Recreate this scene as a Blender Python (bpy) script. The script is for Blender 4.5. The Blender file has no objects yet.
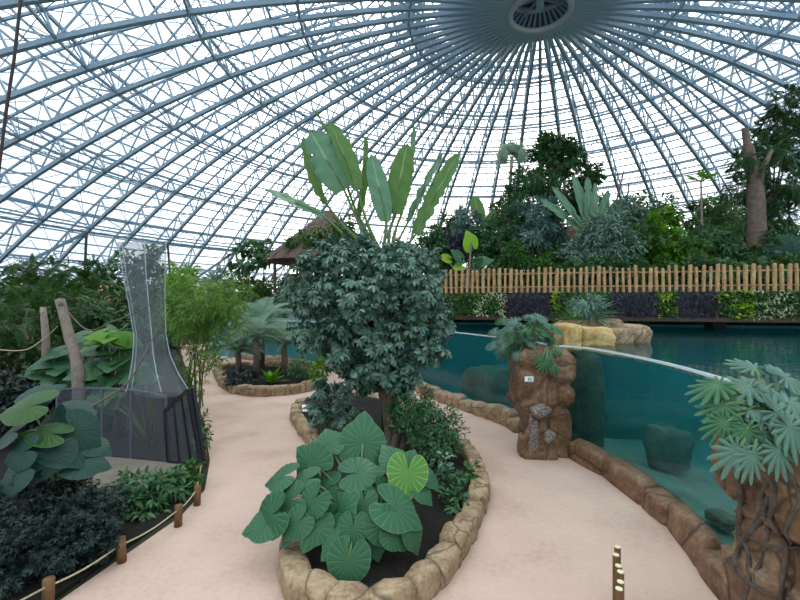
import bpy, math, random
import numpy as np
from mathutils import Vector, Matrix, noise
random.seed(7); rng = np.random.default_rng(7)
S = bpy.context.scene
COL = S.collection
F, Y0, H = 430.0, 303.0, 3.2

# ---------------------------------------------------------------- camera, sky, sun, exposure
cam = bpy.data.cameras.new('camera'); camo = bpy.data.objects.new('camera', cam); COL.objects.link(camo)
camo.location = (0, 0, H); camo.rotation_euler = (math.pi/2, 0, 0)
cam.lens = F/800*36; cam.sensor_width = 36; cam.shift_y = 3/800; cam.clip_end = 400; cam.clip_start = .05
S.camera = camo
S.view_settings.view_transform = 'Standard'; S.view_settings.look = 'None'
S.view_settings.gamma = 1; S.view_settings.use_curve_mapping = False
S.view_settings.exposure = 0.0
W = bpy.data.worlds.new('sky'); S.world = W; W.use_nodes = True
nt = W.node_tree; nt.nodes.clear()
wo = nt.nodes.new('ShaderNodeOutputWorld'); bg = nt.nodes.new('ShaderNodeBackground')
tc = nt.nodes.new('ShaderNodeTexCoord'); dp = nt.nodes.new('ShaderNodeVectorMath'); dp.operation = 'DOT_PRODUCT'
SUN = Vector((.09, 1, .31)).normalized()
dp.inputs[1].default_value = SUN
mr = nt.nodes.new('ShaderNodeMapRange'); mr.inputs[1].default_value = .80; mr.inputs[2].default_value = 1.0
mr.inputs[3].default_value = 0; mr.inputs[4].default_value = 1; mr.interpolation_type = 'SMOOTHSTEP'
mx = nt.nodes.new('ShaderNodeMix'); mx.data_type = 'RGBA'
mx.inputs[6].default_value = (1.85, 2.05, 2.2, 1); mx.inputs[7].default_value = (5.0, 4.9, 4.5, 1)
nt.links.new(tc.outputs['Generated'], dp.inputs[0]); nt.links.new(dp.outputs['Value'], mr.inputs[0])
sx = nt.nodes.new('ShaderNodeSeparateXYZ'); nt.links.new(tc.outputs['Generated'], sx.inputs[0])
mz = nt.nodes.new('ShaderNodeMapRange'); mz.inputs[1].default_value = .0; mz.inputs[2].default_value = 1.0; mz.inputs[3].default_value = .55; mz.inputs[4].default_value = 1.6
nt.links.new(sx.outputs[2], mz.inputs[0])
nt.links.new(mr.outputs[0], mx.inputs[0]); nt.links.new(mx.outputs[2], bg.inputs[0]); nt.links.new(mz.outputs[0], bg.inputs[1]); nt.links.new(bg.outputs[0], wo.inputs[0])
sun = bpy.data.lights.new('sun', 'SUN'); sun.energy = 1.2; sun.angle = math.radians(12); sun.color = (1, .95, .85)
suno = bpy.data.objects.new('sun', sun); COL.objects.link(suno)
suno.rotation_euler = Vector((.05, .55, .8)).normalized().to_track_quat('Z', 'Y').to_euler()

# ---------------------------------------------------------------- helpers
def V3(*a): return Vector(a)
def at(px, py, Y): return Vector(((px-400)/F*Y, Y, H-(py-Y0)/F*Y))
def onz(px, py, z=0.0):
    Y = F*(H-z)/(py-Y0); return Vector(((px-400)/F*Y, Y, z))
def link(o, parent=None):
    COL.objects.link(o)
    if parent is not None: o.parent = parent
    return o
class MB:
    def __init__(s): s.v = []; s.f = []; s.uv = None
    def add(s, vs, fs):
        b = len(s.v); s.v += [tuple(v) for v in vs]; s.f += [tuple(i+b for i in f) for f in fs]; return s
    def box(s, c, d, rz=0, M=None):
        vs = []
        for x in (-.5, .5):
            for y in (-.5, .5):
                for z in (-.5, .5): vs.append(Vector((x*d[0], y*d[1], z*d[2])))
        R = M if M else Matrix.Rotation(rz, 3, 'Z')
        return s.add([R @ v + Vector(c) for v in vs], [(0,1,3,2),(4,6,7,5),(0,4,5,1),(2,3,7,6),(0,2,6,4),(1,5,7,3)])
    def beam(s, p, q, w, h, up=(0,0,1)):
        p = Vector(p); q = Vector(q); d = (q-p)
        if d.length < 1e-6: return s
        d.normalize(); up = Vector(up)
        if abs(d.dot(up)) > .98: up = Vector((1,0,0))
        a = d.cross(up).normalized(); b = a.cross(d)
        vs = [P + a*(sx*w/2) + b*(sy*h/2) for P in (p, q) for sx, sy in ((-1,-1),(1,-1),(1,1),(-1,1))]
        return s.add(vs, [(3,2,1,0),(4,5,6,7),(0,1,5,4),(1,2,6,5),(2,3,7,6),(3,0,4,7)])
    def tube(s, pts, rad, n=8, cap=True):
        pts = [Vector(p) for p in pts]
        if not hasattr(rad, '__len__'): rad = [rad]*len(pts)
        b = len(s.v); ref = Vector((0,0,1))
        for i, p in enumerate(pts):
            d = (pts[min(i+1, len(pts)-1)]-pts[max(i-1, 0)]).normalized()
            if i == 0: ref = d.orthogonal().normalized()
            a = (ref - d*ref.dot(d)).normalized(); ref = a; c = d.cross(a)
            for k in range(n):
                t = 2*math.pi*k/n; s.v.append(tuple(p + (a*math.cos(t)+c*math.sin(t))*rad[i]))
        for i in range(len(pts)-1):
            for k in range(n):
                s.f.append((b+i*n+k, b+i*n+(k+1)%n, b+(i+1)*n+(k+1)%n, b+(i+1)*n+k))
        if cap:
            s.f.append(tuple(b+k for k in range(n))[::-1]); s.f.append(tuple(b+(len(pts)-1)*n+k for k in range(n)))
        return s
    def build(s, name, mat, parent=None, smooth=False, origin=None):
        me = bpy.data.meshes.new(name)
        vs = s.v
        if origin is not None: o_ = Vector(origin); vs = [tuple(Vector(v)-o_) for v in vs]
        me.from_pydata(vs, [], s.f); me.update()
        if mat: me.materials.append(mat)
        if smooth: me.polygons.foreach_set('use_smooth', [True]*len(me.polygons))
        o = bpy.data.objects.new(name, me); link(o, parent)
        if origin is not None: o.location = origin
        return o
def tag(o, label=None, cat=None, group=None, kind=None):
    if label: o['label'] = label
    if cat: o['category'] = cat
    if group: o['group'] = group
    if kind: o['kind'] = kind
    return o
def thing(name, label, cat, loc=(0,0,0), group=None):
    o = bpy.data.objects.new(name, None); o.empty_display_size = .1; o.location = loc; link(o)
    return tag(o, label, cat, group)
def struct(o): o['kind'] = 'structure'; return o
def part(mb, name, mat, root, smooth=False):
    """mesh given in world coordinates, parented to an empty at root.location"""
    o = mb.build(name, mat, root, smooth)
    o.matrix_parent_inverse = Matrix.Translation(-Vector(root.location))
    return o
def whole(mb, name, mat, label, cat, smooth=False, group=None):
    xs = np.array(mb.v); c = ((xs[:,0].min()+xs[:,0].max())/2, (xs[:,1].min()+xs[:,1].max())/2, xs[:,2].min())
    return tag(mb.build(name, mat, None, smooth, origin=c), label, cat, group)

# ---------------------------------------------------------------- materials
def newmat(name):
    m = bpy.data.materials.new(name); m.use_nodes = True
    n = m.node_tree; b = n.nodes['Principled BSDF']; return m, n, b
def N(n, t, **k):
    x = n.nodes.new(t)
    for a, v in k.items(): setattr(x, a, v)
    return x
def ramp(n, stops):
    r = N(n, 'ShaderNodeValToRGB'); e = r.color_ramp.elements
    while len(e) < len(stops): e.new(.5)
    for i, (p, c) in enumerate(stops): e[i].position = p; e[i].color = (*c, 1)
    return r
def plain(name, c, rough=.6, metal=0, spec=.5):
    m, n, b = newmat(name); b.inputs['Base Color'].default_value = (*c, 1)
    b.inputs['Roughness'].default_value = rough; b.inputs['Metallic'].default_value = metal
    b.inputs['Specular IOR Level'].default_value = spec; return m
def noisy(name, stops, scale=3, rough=.8, bump=.3, bscale=20, detail=6, crack=0, dist=.02, spec=.3, cc=(.06,.04,.025), grit=.45):
    m, n, b = newmat(name); tcn = N(n, 'ShaderNodeTexCoord')
    t = N(n, 'ShaderNodeTexNoise'); t.inputs['Scale'].default_value = scale; t.inputs['Detail'].default_value = detail
    r = ramp(n, stops); L = n.links.new
    L(tcn.outputs['Object'], t.inputs['Vector'])
    t2 = N(n, 'ShaderNodeTexNoise'); t2.inputs['Scale'].default_value = bscale; t2.inputs['Detail'].default_value = 8
    L(tcn.outputs['Object'], t2.inputs['Vector'])
    mg = N(n, 'ShaderNodeMix', data_type='FLOAT'); mg.inputs[0].default_value = grit; L(t.outputs['Fac'], mg.inputs[2]); L(t2.outputs['Fac'], mg.inputs[3]); L(mg.outputs[0], r.inputs[0])
    bp = N(n, 'ShaderNodeBump'); bp.inputs['Strength'].default_value = bump; bp.inputs['Distance'].default_value = dist
    col = r.outputs[0]; hgt = t2.outputs['Fac']
    if crack:
        vo = N(n, 'ShaderNodeTexVoronoi', feature='DISTANCE_TO_EDGE'); vo.inputs['Scale'].default_value = crack
        t3 = N(n, 'ShaderNodeTexNoise'); t3.inputs['Scale'].default_value = crack*1.2
        va = N(n, 'ShaderNodeVectorMath', operation='MULTIPLY_ADD'); va.inputs[1].default_value = (.5,.5,.5)
        L(tcn.outputs['Object'], t3.inputs['Vector']); L(t3.outputs['Color'], va.inputs[0]); L(tcn.outputs['Object'], va.inputs[2]); L(va.outputs[0], vo.inputs['Vector'])
        mr = N(n, 'ShaderNodeMapRange'); mr.inputs[2].default_value = .03; L(vo.outputs['Distance'], mr.inputs[0])
        mxx = N(n, 'ShaderNodeMix', data_type='RGBA'); mxx.inputs[6].default_value = (*cc, 1)
        L(mr.outputs[0], mxx.inputs[0]); L(col, mxx.inputs[7]); col = mxx.outputs[2]
        mm = N(n, 'ShaderNodeMath', operation='MULTIPLY'); L(mr.outputs[0], mm.inputs[0]); L(hgt, mm.inputs[1]); hgt = mm.outputs[0]
    L(col, b.inputs['Base Color']); L(hgt, bp.inputs['Height']); L(bp.outputs[0], b.inputs['Normal'])
    b.inputs['Roughness'].default_value = rough; b.inputs['Specular IOR Level'].default_value = spec
    return m
def leafmat(name, c1, c2, rough=.38, trans=.25, vein=None, tcol=None, spec=.22):
    def sat(c, k=1.15, g=1.1):
        l = .3*c[0]+.6*c[1]+.1*c[2]; return tuple(max(.002, (l+(x-l)*k)*g) for x in c)
    c1, c2 = sat(c1), sat(c2)
    m, n, b = newmat(name); L = n.links.new
    g = N(n, 'ShaderNodeNewGeometry'); mx = N(n, 'ShaderNodeMix', data_type='RGBA')
    mx.inputs[6].default_value = (*c1, 1); mx.inputs[7].default_value = (*c2, 1)
    L(g.outputs['Random Per Island'], mx.inputs[0]); col = mx.outputs[2]
    if vein:
        kind, vc, cnt = vein
        uv = N(n, 'ShaderNodeUVMap'); sp = N(n, 'ShaderNodeSeparateXYZ'); L(uv.outputs[0], sp.inputs[0])
        mu = N(n, 'ShaderNodeMath', operation='MULTIPLY'); mu.inputs[1].default_value = cnt; L(sp.outputs[0], mu.inputs[0])
        fr = N(n, 'ShaderNodeMath', operation='PINGPONG'); fr.inputs[1].default_value = .5; L(mu.outputs[0], fr.inputs[0])
        mr = N(n, 'ShaderNodeMapRange'); mr.inputs[1].default_value = 0; mr.inputs[2].default_value = .09 if kind == 'radial' else .2
        mr.inputs[3].default_value = 1 if kind == 'radial' else .45; mr.inputs[4].default_value = 0; L(fr.outputs[0], mr.inputs[0])
        f = mr.outputs[0]
        m2 = N(n, 'ShaderNodeMapRange')
        if kind == 'radial':                     # pale margin
            m2.inputs[1].default_value = .95; m2.inputs[2].default_value = 1.0; m2.inputs[4].default_value = .8; L(sp.outputs[1], m2.inputs[0])
        else:                                    # pale midrib
            ab = N(n, 'ShaderNodeMath', operation='ABSOLUTE'); L(sp.outputs[1], ab.inputs[0])
            m2.inputs[1].default_value = .03; m2.inputs[2].default_value = .09; m2.inputs[3].default_value = 1; m2.inputs[4].default_value = 0; L(ab.outputs[0], m2.inputs[0])
        ma = N(n, 'ShaderNodeMath', operation='MAXIMUM'); L(f, ma.inputs[0]); L(m2.outputs[0], ma.inputs[1])
        m3 = N(n, 'ShaderNodeMix', data_type='RGBA'); m3.inputs[7].default_value = (*vc, 1); L(ma.outputs[0], m3.inputs[0]); L(col, m3.inputs[6]); col = m3.outputs[2]
        bp = N(n, 'ShaderNodeBump'); bp.inputs['Strength'].default_value = .5; bp.inputs['Distance'].default_value = .012
        L(fr.outputs[0], bp.inputs['Height']); L(bp.outputs[0], b.inputs['Normal'])
    L(col, b.inputs['Base Color']); b.inputs['Roughness'].default_value = rough; b.inputs['Specular IOR Level'].default_value = spec
    tr = N(n, 'ShaderNodeBsdfTranslucent')
    hs = N(n, 'ShaderNodeHueSaturation'); hs.inputs['Value'].default_value = 1.6; hs.inputs['Hue'].default_value = .48; L(col, hs.inputs['Color']); L(hs.outputs[0], tr.inputs[0])
    ms = N(n, 'ShaderNodeMixShader'); ms.inputs[0].default_value = trans
    L(b.outputs[0], ms.inputs[1]); L(tr.outputs[0], ms.inputs[2]); L(ms.outputs[0], n.nodes['Material Output'].inputs['Surface'])
    return m
def clear(name, tint, gloss=.5, rough=.0, bump=0, bscale=3, ior=1.33, gcol=(1,1,1)):
    m, n, b = newmat(name); L = n.links.new; n.nodes.remove(b)
    t = N(n, 'ShaderNodeBsdfTransparent'); t.inputs[0].default_value = (*tint, 1)
    g = N(n, 'ShaderNodeBsdfGlossy'); g.inputs['Roughness'].default_value = rough; g.inputs[0].default_value = (*gcol, 1)
    fr = N(n, 'ShaderNodeFresnel'); fr.inputs[0].default_value = ior
    mu = N(n, 'ShaderNodeMath', operation='MULTIPLY'); mu.inputs[1].default_value = gloss; L(fr.outputs[0], mu.inputs[0])
    if bump:
        tcn = N(n, 'ShaderNodeTexCoord'); ns = N(n, 'ShaderNodeTexNoise'); ns.inputs['Scale'].default_value = bscale; ns.inputs['Detail'].default_value = 3
        bp = N(n, 'ShaderNodeBump'); bp.inputs['Strength'].default_value = bump; bp.inputs['Distance'].default_value = .05
        L(tcn.outputs['Object'], ns.inputs[0]); L(ns.outputs['Fac'], bp.inputs['Height']); L(bp.outputs[0], g.inputs['Normal']); L(bp.outputs[0], fr.inputs['Normal'])
    ms = N(n, 'ShaderNodeMixShader'); L(mu.outputs[0], ms.inputs[0]); L(t.outputs[0], ms.inputs[1]); L(g.outputs[0], ms.inputs[2])
    L(ms.outputs[0], n.nodes['Material Output'].inputs['Surface']); return m
def netmat(name, col, cover):
    m, n, b = newmat(name); L = n.links.new
    b.inputs['Base Color'].default_value = (*col, 1); b.inputs['Roughness'].default_value = .7
    t = N(n, 'ShaderNodeBsdfTransparent'); ms = N(n, 'ShaderNodeMixShader'); ms.inputs[0].default_value = cover
    L(t.outputs[0], ms.inputs[1]); L(b.outputs[0], ms.inputs[2]); L(ms.outputs[0], n.nodes['Material Output'].inputs['Surface']); return m

M = {}
M['steel'] = plain('painted_steel', (.27,.38,.47), .42)
M['steel_dark'] = plain('dark_steel', (.05,.065,.075), .5)
M['glazing'] = clear('dome_glazing', (.97,.98,1.0), .6, .05, ior=1.2)
M['path'] = noisy('pink_concrete', [(.32,(.44,.30,.235)),(.48,(.545,.385,.305)),(.66,(.61,.44,.35))], .9, .75, .25, 14, dist=.01, grit=.3)
M['soil'] = noisy('soil', [(.35,(.006,.005,.004)),(.6,(.016,.012,.009)),(.78,(.055,.04,.025))], 14, .95, .8, 30, dist=.04)
M['ground'] = noisy('planted_ground', [(.3,(.012,.02,.008)),(.6,(.03,.036,.016)),(.8,(.07,.06,.035))], .6, .95, .6, 6, dist=.05)
M['kerb'] = noisy('kerb_stone', [(.3,(.12,.08,.045)),(.47,(.29,.20,.115)),(.66,(.46,.34,.215))], 4, .8, .6, 22, crack=1.3, cc=(.13,.09,.055))
M['kerb_brown'] = noisy('tank_kerb_rock', [(.3,(.07,.038,.022)),(.48,(.18,.095,.052)),(.66,(.30,.18,.11))], 3, .55, .5, 18, crack=.9, cc=(.05,.03,.02))
M['rock'] = noisy('pillar_rock', [(.3,(.035,.02,.013)),(.43,(.12,.062,.032)),(.55,(.20,.11,.055)),(.68,(.28,.20,.135))], 2.4, .55, .6, 14, crack=1.1, dist=.03, spec=.4)
M['yellow_rock'] = noisy('yellow_rock', [(.3,(.26,.15,.05)),(.5,(.52,.35,.13)),(.7,(.68,.52,.28))], 2.5, .6, .4, 16)
M['pale_rock'] = noisy('shell_conglomerate', [(.35,(.07,.05,.04)),(.5,(.22,.17,.14)),(.65,(.42,.37,.32))], 22, .8, 1, 40)
M['tankrock'] = noisy('tank_rock', [(.3,(.04,.05,.04)),(.6,(.10,.12,.08)),(.8,(.17,.18,.12))], 2.5, .9, .4, 10)
M['tankfloor'] = noisy('tank_sand', [(.3,(.50,.58,.50)),(.7,(.75,.80,.70))], 1.2, .9, .3, 5)
M['tankslope'] = noisy('silty_slope', [(.35,(.13,.16,.11)),(.65,(.26,.30,.22))], 1.5, .9, .4, 7)
M['tankwall'] = noisy('tank_wall', [(.3,(.16,.28,.28)),(.7,(.26,.4,.39))], .8, .9, .3, 5)
M['picket'] = noisy('split_chestnut', [(.3,(.26,.13,.055)),(.5,(.47,.28,.13)),(.7,(.66,.44,.24))], 5, .8, .3, 30)
M['post'] = noisy('round_wood', [(.3,(.10,.05,.022)),(.7,(.22,.12,.05))], 5, .7, .3, 30)
M['cutwood'] = plain('cut_wood', (.72,.64,.42), .7)
M['bark'] = noisy('bark', [(.3,(.09,.065,.045)),(.7,(.22,.17,.13))], 5, .9, .8, 25, dist=.03)
M['bark_pale'] = noisy('pale_bark', [(.3,(.17,.13,.10)),(.7,(.34,.28,.23))], 5, .9, .8, 25, dist=.02)
M['root'] = noisy('root_bark', [(.3,(.05,.035,.026)),(.7,(.16,.12,.095))], 9, .85, .8, 30, dist=.02)
M['stem'] = plain('green_stem', (.10,.17,.05), .5)
M['stem_dark'] = plain('dark_stem', (.035,.05,.02), .6)
M['rope'] = noisy('rope', [(.3,(.35,.28,.16)),(.7,(.62,.53,.35))], 40, .9, .5, 80)
M['black'] = plain('black_metal', (.012,.014,.02), .35)
M['darkmesh'] = netmat('dark_wire_mesh', (.13,.15,.175), .36)
M['gatemesh'] = netmat('gate_wire_mesh', (.16,.19,.21), .22)
M['rail_grey'] = plain('grey_blue_rail', (.10,.12,.15), .4)
M['net'] = netmat('grey_net', (.15,.17,.19), .34)
M['net_seam'] = netmat('net_seam', (.38,.42,.45), .6)
M['platform'] = noisy('platform_concrete', [(.3,(.13,.11,.085)),(.7,(.22,.19,.15))], 2, .9, .3, 15)
M['thatch'] = noisy('brown_thatch', [(.3,(.06,.042,.035)),(.7,(.19,.135,.11))], 6, .9, .8, 25, dist=.04)
M['slab'] = noisy('rusty_slab', [(.3,(.05,.028,.018)),(.7,(.12,.07,.05))], 2, .8, .3, 12)
M['dark_wall'] = noisy('dark_wall', [(.3,(.02,.025,.02)),(.7,(.05,.05,.04))], 2, .9, .3, 12)
M['brick'] = plain('red_brick', (.42,.19,.12), .8)
M['white'] = plain('white_plate', (.85,.87,.86), .4)
M['signgreen'] = plain('sign_teal', (.02,.35,.33), .4)
M['glass'] = clear('tank_glass', (.93,.985,.97), .55, .0, ior=1.45)
M['glass_edge'] = plain('glass_edge', (.62,.74,.76), .15)
M['water'] = clear('water_surface', (.84,.96,.95), .8, .02, .2, 2.2)
L_ = {}
L_['aloc'] = leafmat('elephant_ear_leaf', (.022,.075,.042), (.045,.12,.06), .32, .10, ('radial', (.10,.20,.09), 1))
L_['aloc_light'] = leafmat('pale_elephant_ear_leaf', (.06,.17,.05), (.10,.23,.06), .35, .22, ('radial', (.32,.42,.12), 1))
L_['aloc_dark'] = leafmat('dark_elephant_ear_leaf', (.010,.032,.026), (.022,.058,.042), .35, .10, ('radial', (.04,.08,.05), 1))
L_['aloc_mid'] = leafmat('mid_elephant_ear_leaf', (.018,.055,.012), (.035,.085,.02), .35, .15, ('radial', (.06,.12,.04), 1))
L_['banana'] = leafmat('banana_leaf', (.09,.18,.12), (.13,.24,.15), .38, .22, ('trans', (.26,.38,.24), 38))
L_['banana_g'] = leafmat('green_banana_leaf', (.055,.13,.045), (.09,.18,.055), .38, .28, ('trans', (.24,.33,.12), 38))
L_['scheff'] = leafmat('umbrella_leaf', (.03,.075,.05), (.155,.23,.18), .30, .08)
L_['scheff2'] = leafmat('deep_green_leaf', (.03,.085,.04), (.08,.165,.07), .35, .15)
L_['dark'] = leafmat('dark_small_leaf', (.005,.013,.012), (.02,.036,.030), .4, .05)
L_['mid'] = leafmat('mid_green_leaf', (.025,.075,.02), (.07,.15,.035), .4, .2)
L_['bright'] = leafmat('bright_green_leaf', (.05,.15,.02), (.12,.26,.035), .4, .30)
L_['yellowg'] = leafmat('yellow_green_leaf', (.12,.24,.03), (.30,.40,.07), .4, .3)
L_['lime'] = leafmat('lime_round_leaf', (.16,.34,.05), (.26,.44,.08), .4, .35)
L_['grey'] = leafmat('grey_green_leaf', (.10,.17,.13), (.20,.28,.22), .45, .15)
L_['bluegrey'] = leafmat('blue_green_leaf', (.07,.135,.115), (.14,.225,.19), .45, .12)
L_['purple'] = leafmat('purple_leaf', (.016,.013,.024), (.07,.062,.10), .4, .06)
L_['varieg'] = leafmat('variegated_leaf', (.12,.20,.07), (.52,.56,.38), .45, .2)
L_['phil'] = leafmat('split_leaf', (.035,.10,.05), (.075,.16,.08), .32, .12)
L_['phil_grey'] = leafmat('silver_split_leaf', (.06,.125,.09), (.13,.21,.16), .38, .10)
L_['acacia'] = leafmat('fine_tree_leaf', (.05,.11,.04), (.10,.18,.06), .5, .2)
L_['palm_grey'] = leafmat('grey_palm_leaf', (.20,.29,.22), (.32,.42,.33), .4, .25)
L_['darktree'] = leafmat('dark_tree_leaf', (.03,.075,.03), (.07,.135,.055), .5, .15)
L_['moss'] = leafmat('feathery_leaf', (.015,.045,.012), (.045,.10,.025), .5, .2)

# ---------------------------------------------------------------- leaf templates (length along +Y, face +Z, base at origin)
def t_simple(w=.35, seg=3, droop=.25, fold=.12):
    v = []; f = []
    for i in range(seg+1):
        t = i/seg; y = t; z = -droop*t*t; ww = w*.5*math.sin(math.pi*min(1, (t*.92+.06)))**.8
        if i in (0, seg): v.append((0, y, z))
        else: v += [(-ww, y, z+fold*ww*2), (0, y, z), (ww, y, z+fold*ww*2)]
    n = len(v)
    f += [(0,2,1), (0,3,2)]
    for i in range(1, seg-1):
        a = 1+(i-1)*3; f += [(a,a+1,a+4,a+3), (a+1,a+2,a+5,a+4)]
    a = n-4; f += [(a,a+1,n-1), (a+1,a+2,n-1)]
    return np.array(v), f, None
def t_diamond(w=.4, droop=.15):
    return np.array([(0,0,0),(-w/2,.45,.05),(w/2,.45,.05),(0,1,-droop)]), [(0,2,3,1)], None
def rotz(a):
    c, s = math.cos(a), math.sin(a); return np.array([[c,-s,0],[s,c,0],[0,0,1]])
def rotx(a):
    c, s = math.cos(a), math.sin(a); return np.array([[1,0,0],[0,c,-s],[0,s,c]])
def roty(a):
    c, s = math.cos(a), math.sin(a); return np.array([[c,0,s],[0,1,0],[-s,0,c]])
def combine(items):
    V = []; Fc = []; b = 0
    for v, f in items:
        V.append(v); Fc += [tuple(i+b for i in q) for q in f]; b += len(v)
    return np.vstack(V), Fc, None
def t_palmate(n=8, w=.33, tilt=-.45, spread=2*math.pi, seg=3):
    it = []; l, f, _ = t_simple(w, seg, .25, .1)
    for k in range(n):
        a = (k+.5)/n*spread - spread/2
        v = l.copy()*(1-.15*abs(a)/math.pi); v[:,1] += .06
        v = v @ rotx(tilt*(.8+.3*math.sin(k*2.3))).T @ rotz(a).T
        it.append((v, f))
    return combine(it)
def t_frond(n=26, ll=.30, w=.022, arch=.45, vee=.35):
    """pinnate frond, length 1"""
    it = []
    def rp(t): return np.array([0, t*(1-.12*t), .25*t-arch*t*t*1.4])
    pts = [rp(i/8) for i in range(9)]; v = []; f = []
    for i, p in enumerate(pts):
        r = .012*(1-.7*i/8); v += [p+(-r,0,0), p+(r,0,0), p+(0,0,r*1.5)]
    for i in range(8):
        for k in range(3): f.append((i*3+k, i*3+(k+1)%3, i*3+3+(k+1)%3, i*3+3+k))
    it.append((np.array(v), f))
    for i in range(n):
        t = .12+.88*i/(n-1); p = rp(t); L = ll*math.sin(math.pi*(.15+.8*t))**.7
        for s in (-1, 1):
            a = s*(1.25-.75*t)
            q = np.array([(0,-w/2,0),(L*.5*1,-w*.5,.02),(L,0,-.06),(L*.5,w*.5,.02),(0,w/2,0)])
            q = q @ roty(-vee).T
            if s < 0: q[:,0] *= -1
            q = q @ rotz(s*(.55*t+.1)).T + p
            it.append((q, [(0,1,2,3,4)] if s > 0 else [(4,3,2,1,0)]))
    return combine(it)
def t_fan(n=18):
    it = []
    for k in range(n):
        a = (k/(n-1)-.5)*4.2; L = 1-.12*abs(a)
        q = np.array([(-.02,0,0),(.02,0,0),(.055,.55*L,.02),(0,L,-.18),(-.055,.55*L,.02)]) @ rotz(a).T
        it.append((q, [(0,1,2,3,4)]))
    return combine(it)
def t_bamboo():
    it = []; l, f, _ = t_simple(.16, 2, .3, .05)
    for k in range(7):
        a = random.uniform(-1.3, 1.3); v = l*random.uniform(.45,.7) @ rotx(random.uniform(-.9,.2)).T @ rotz(a).T + (0, k*.07, 0); it.append((v, f))
    return combine(it)
def t_heart(nr=5, na=40, wave=.05, cup=.14, point=.28, veins=9):
    """elephant-ear blade: sinus at base, petiole joint at the origin, tip at +Y"""
    v = [(0,0,0)]; uv = [(0,0)]; f = []
    def R(a):   # a = 0 at tip, +-pi at sinus
        x = abs(a)/math.pi
        r = .52*(1-.06*math.cos(2*a)) + point*math.exp(-(a/.33)**2)*.75 + .06*math.exp(-((abs(a)-2.35)/.5)**2)
        if x > .86: r *= max(.10, 1-((x-.86)/.14)**1.3*.92)
        return r*(1+wave*.35*math.cos(a*veins*2))
    for j in range(1, nr+1):
        q = j/nr
        for k in range(na+1):
            a = -math.pi + 2*math.pi*k/na; r = R(a)*q
            z = cup*(r**2)*1.3*(math.cos(a*veins*2)*.12*q+.3) - .35*max(0, math.cos(a))**2*r*r - .10*abs(math.sin(a))*r*q
            v.append((r*math.sin(a)*.92, r*math.cos(a), z)); uv.append((abs(a)/math.pi*veins+.0, q))
    w = na+1
    for k in range(na): f.append((0, 1+k+1, 1+k))
    for j in range(nr-1):
        for k in range(na): a = 1+j*w+k; f.append((a, a+1, a+1+w, a+w))
    return np.array(v), f, uv
def t_split(lobes=9, deep=.62, nr=3):
    """deeply cut philodendron blade"""
    na = lobes*8; v = [(0,0,0)]; f = []
    for j in range(1, nr+1):
        q = j/nr
        for k in range(na+1):
            a = -2.75+5.5*k/na; x = abs((k/na*lobes) % 1 - .5)*2        # 0 mid lobe, 1 cut
            r = (.62+.38*math.cos(a*.55)**2)*(1-.28*abs(a)/2.75)
            r = r*(1-deep*(x**1.7)*(q**1.2)); z = -.28*(r*q)**2 + .05*q*math.cos(x*math.pi)
            v.append((r*q*math.sin(a)*.8, r*q*math.cos(a), z))
    w = na+1
    for k in range(na): f.append((0, 1+k+1, 1+k))
    for j in range(nr-1):
        for k in range(na): a = 1+j*w+k; f.append((a, a+1, a+1+w, a+w))
    return np.array(v), f, None
def t_banana(w=.26, arch=.25, fold=.35, n=16, torn=0, twist=0, seed=0):
    v = []; uv = []; f = []; r = random.Random(seed); m = 4
    tear = [1.0]*(n+1)
    for i in range(n+1):
        if torn and r.random() < torn: tear[i] = r.uniform(.45, .8)
    for i in range(n+1):
        t = i/n; ww = w*.5*(math.sin(math.pi*min(1, t*.86+.10))**.55)*(1 if t < .93 else .75); z = -arch*t*t
        if i == n: ww *= .25
        for k in range(-m, m+1):
            s = k/m; x = s*ww*math.cos(fold)*(tear[i] if abs(s) > .6 else 1); zz = z + abs(s)*ww*math.sin(fold) - .25*ww*s*s
            zz += .012*math.sin(t*26+s*3)
            ct, st = math.cos(twist*t), math.sin(twist*t)
            v.append((x*ct-(zz-z)*st, t, z+x*st+(zz-z)*ct)); uv.append((t, s))
    w_ = 2*m+1
    for i in range(n):
        for k in range(2*m): a = i*w_+k; f.append((a, a+1, a+1+w_, a+w_))
    return np.array(v), f, uv
T = dict(simple=t_simple(), narrow=t_simple(.2,3,.3), broad=t_simple(.6,3,.2), round=t_simple(.85,4,.15), diamond=t_diamond(), dia_n=t_diamond(.22,.2),
         palm8=t_palmate(8,.42), palm5=t_palmate(5,.42,-.3,4.6,2), frond=t_frond(), fern=t_frond(12,.22,.07,.5,.1), fan=t_fan(), bamboo=t_bamboo(), heart=t_heart(), heart_s=t_heart(3,22),
         split=t_split(), blade=t_simple(.06,4,.6,.3))

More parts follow.
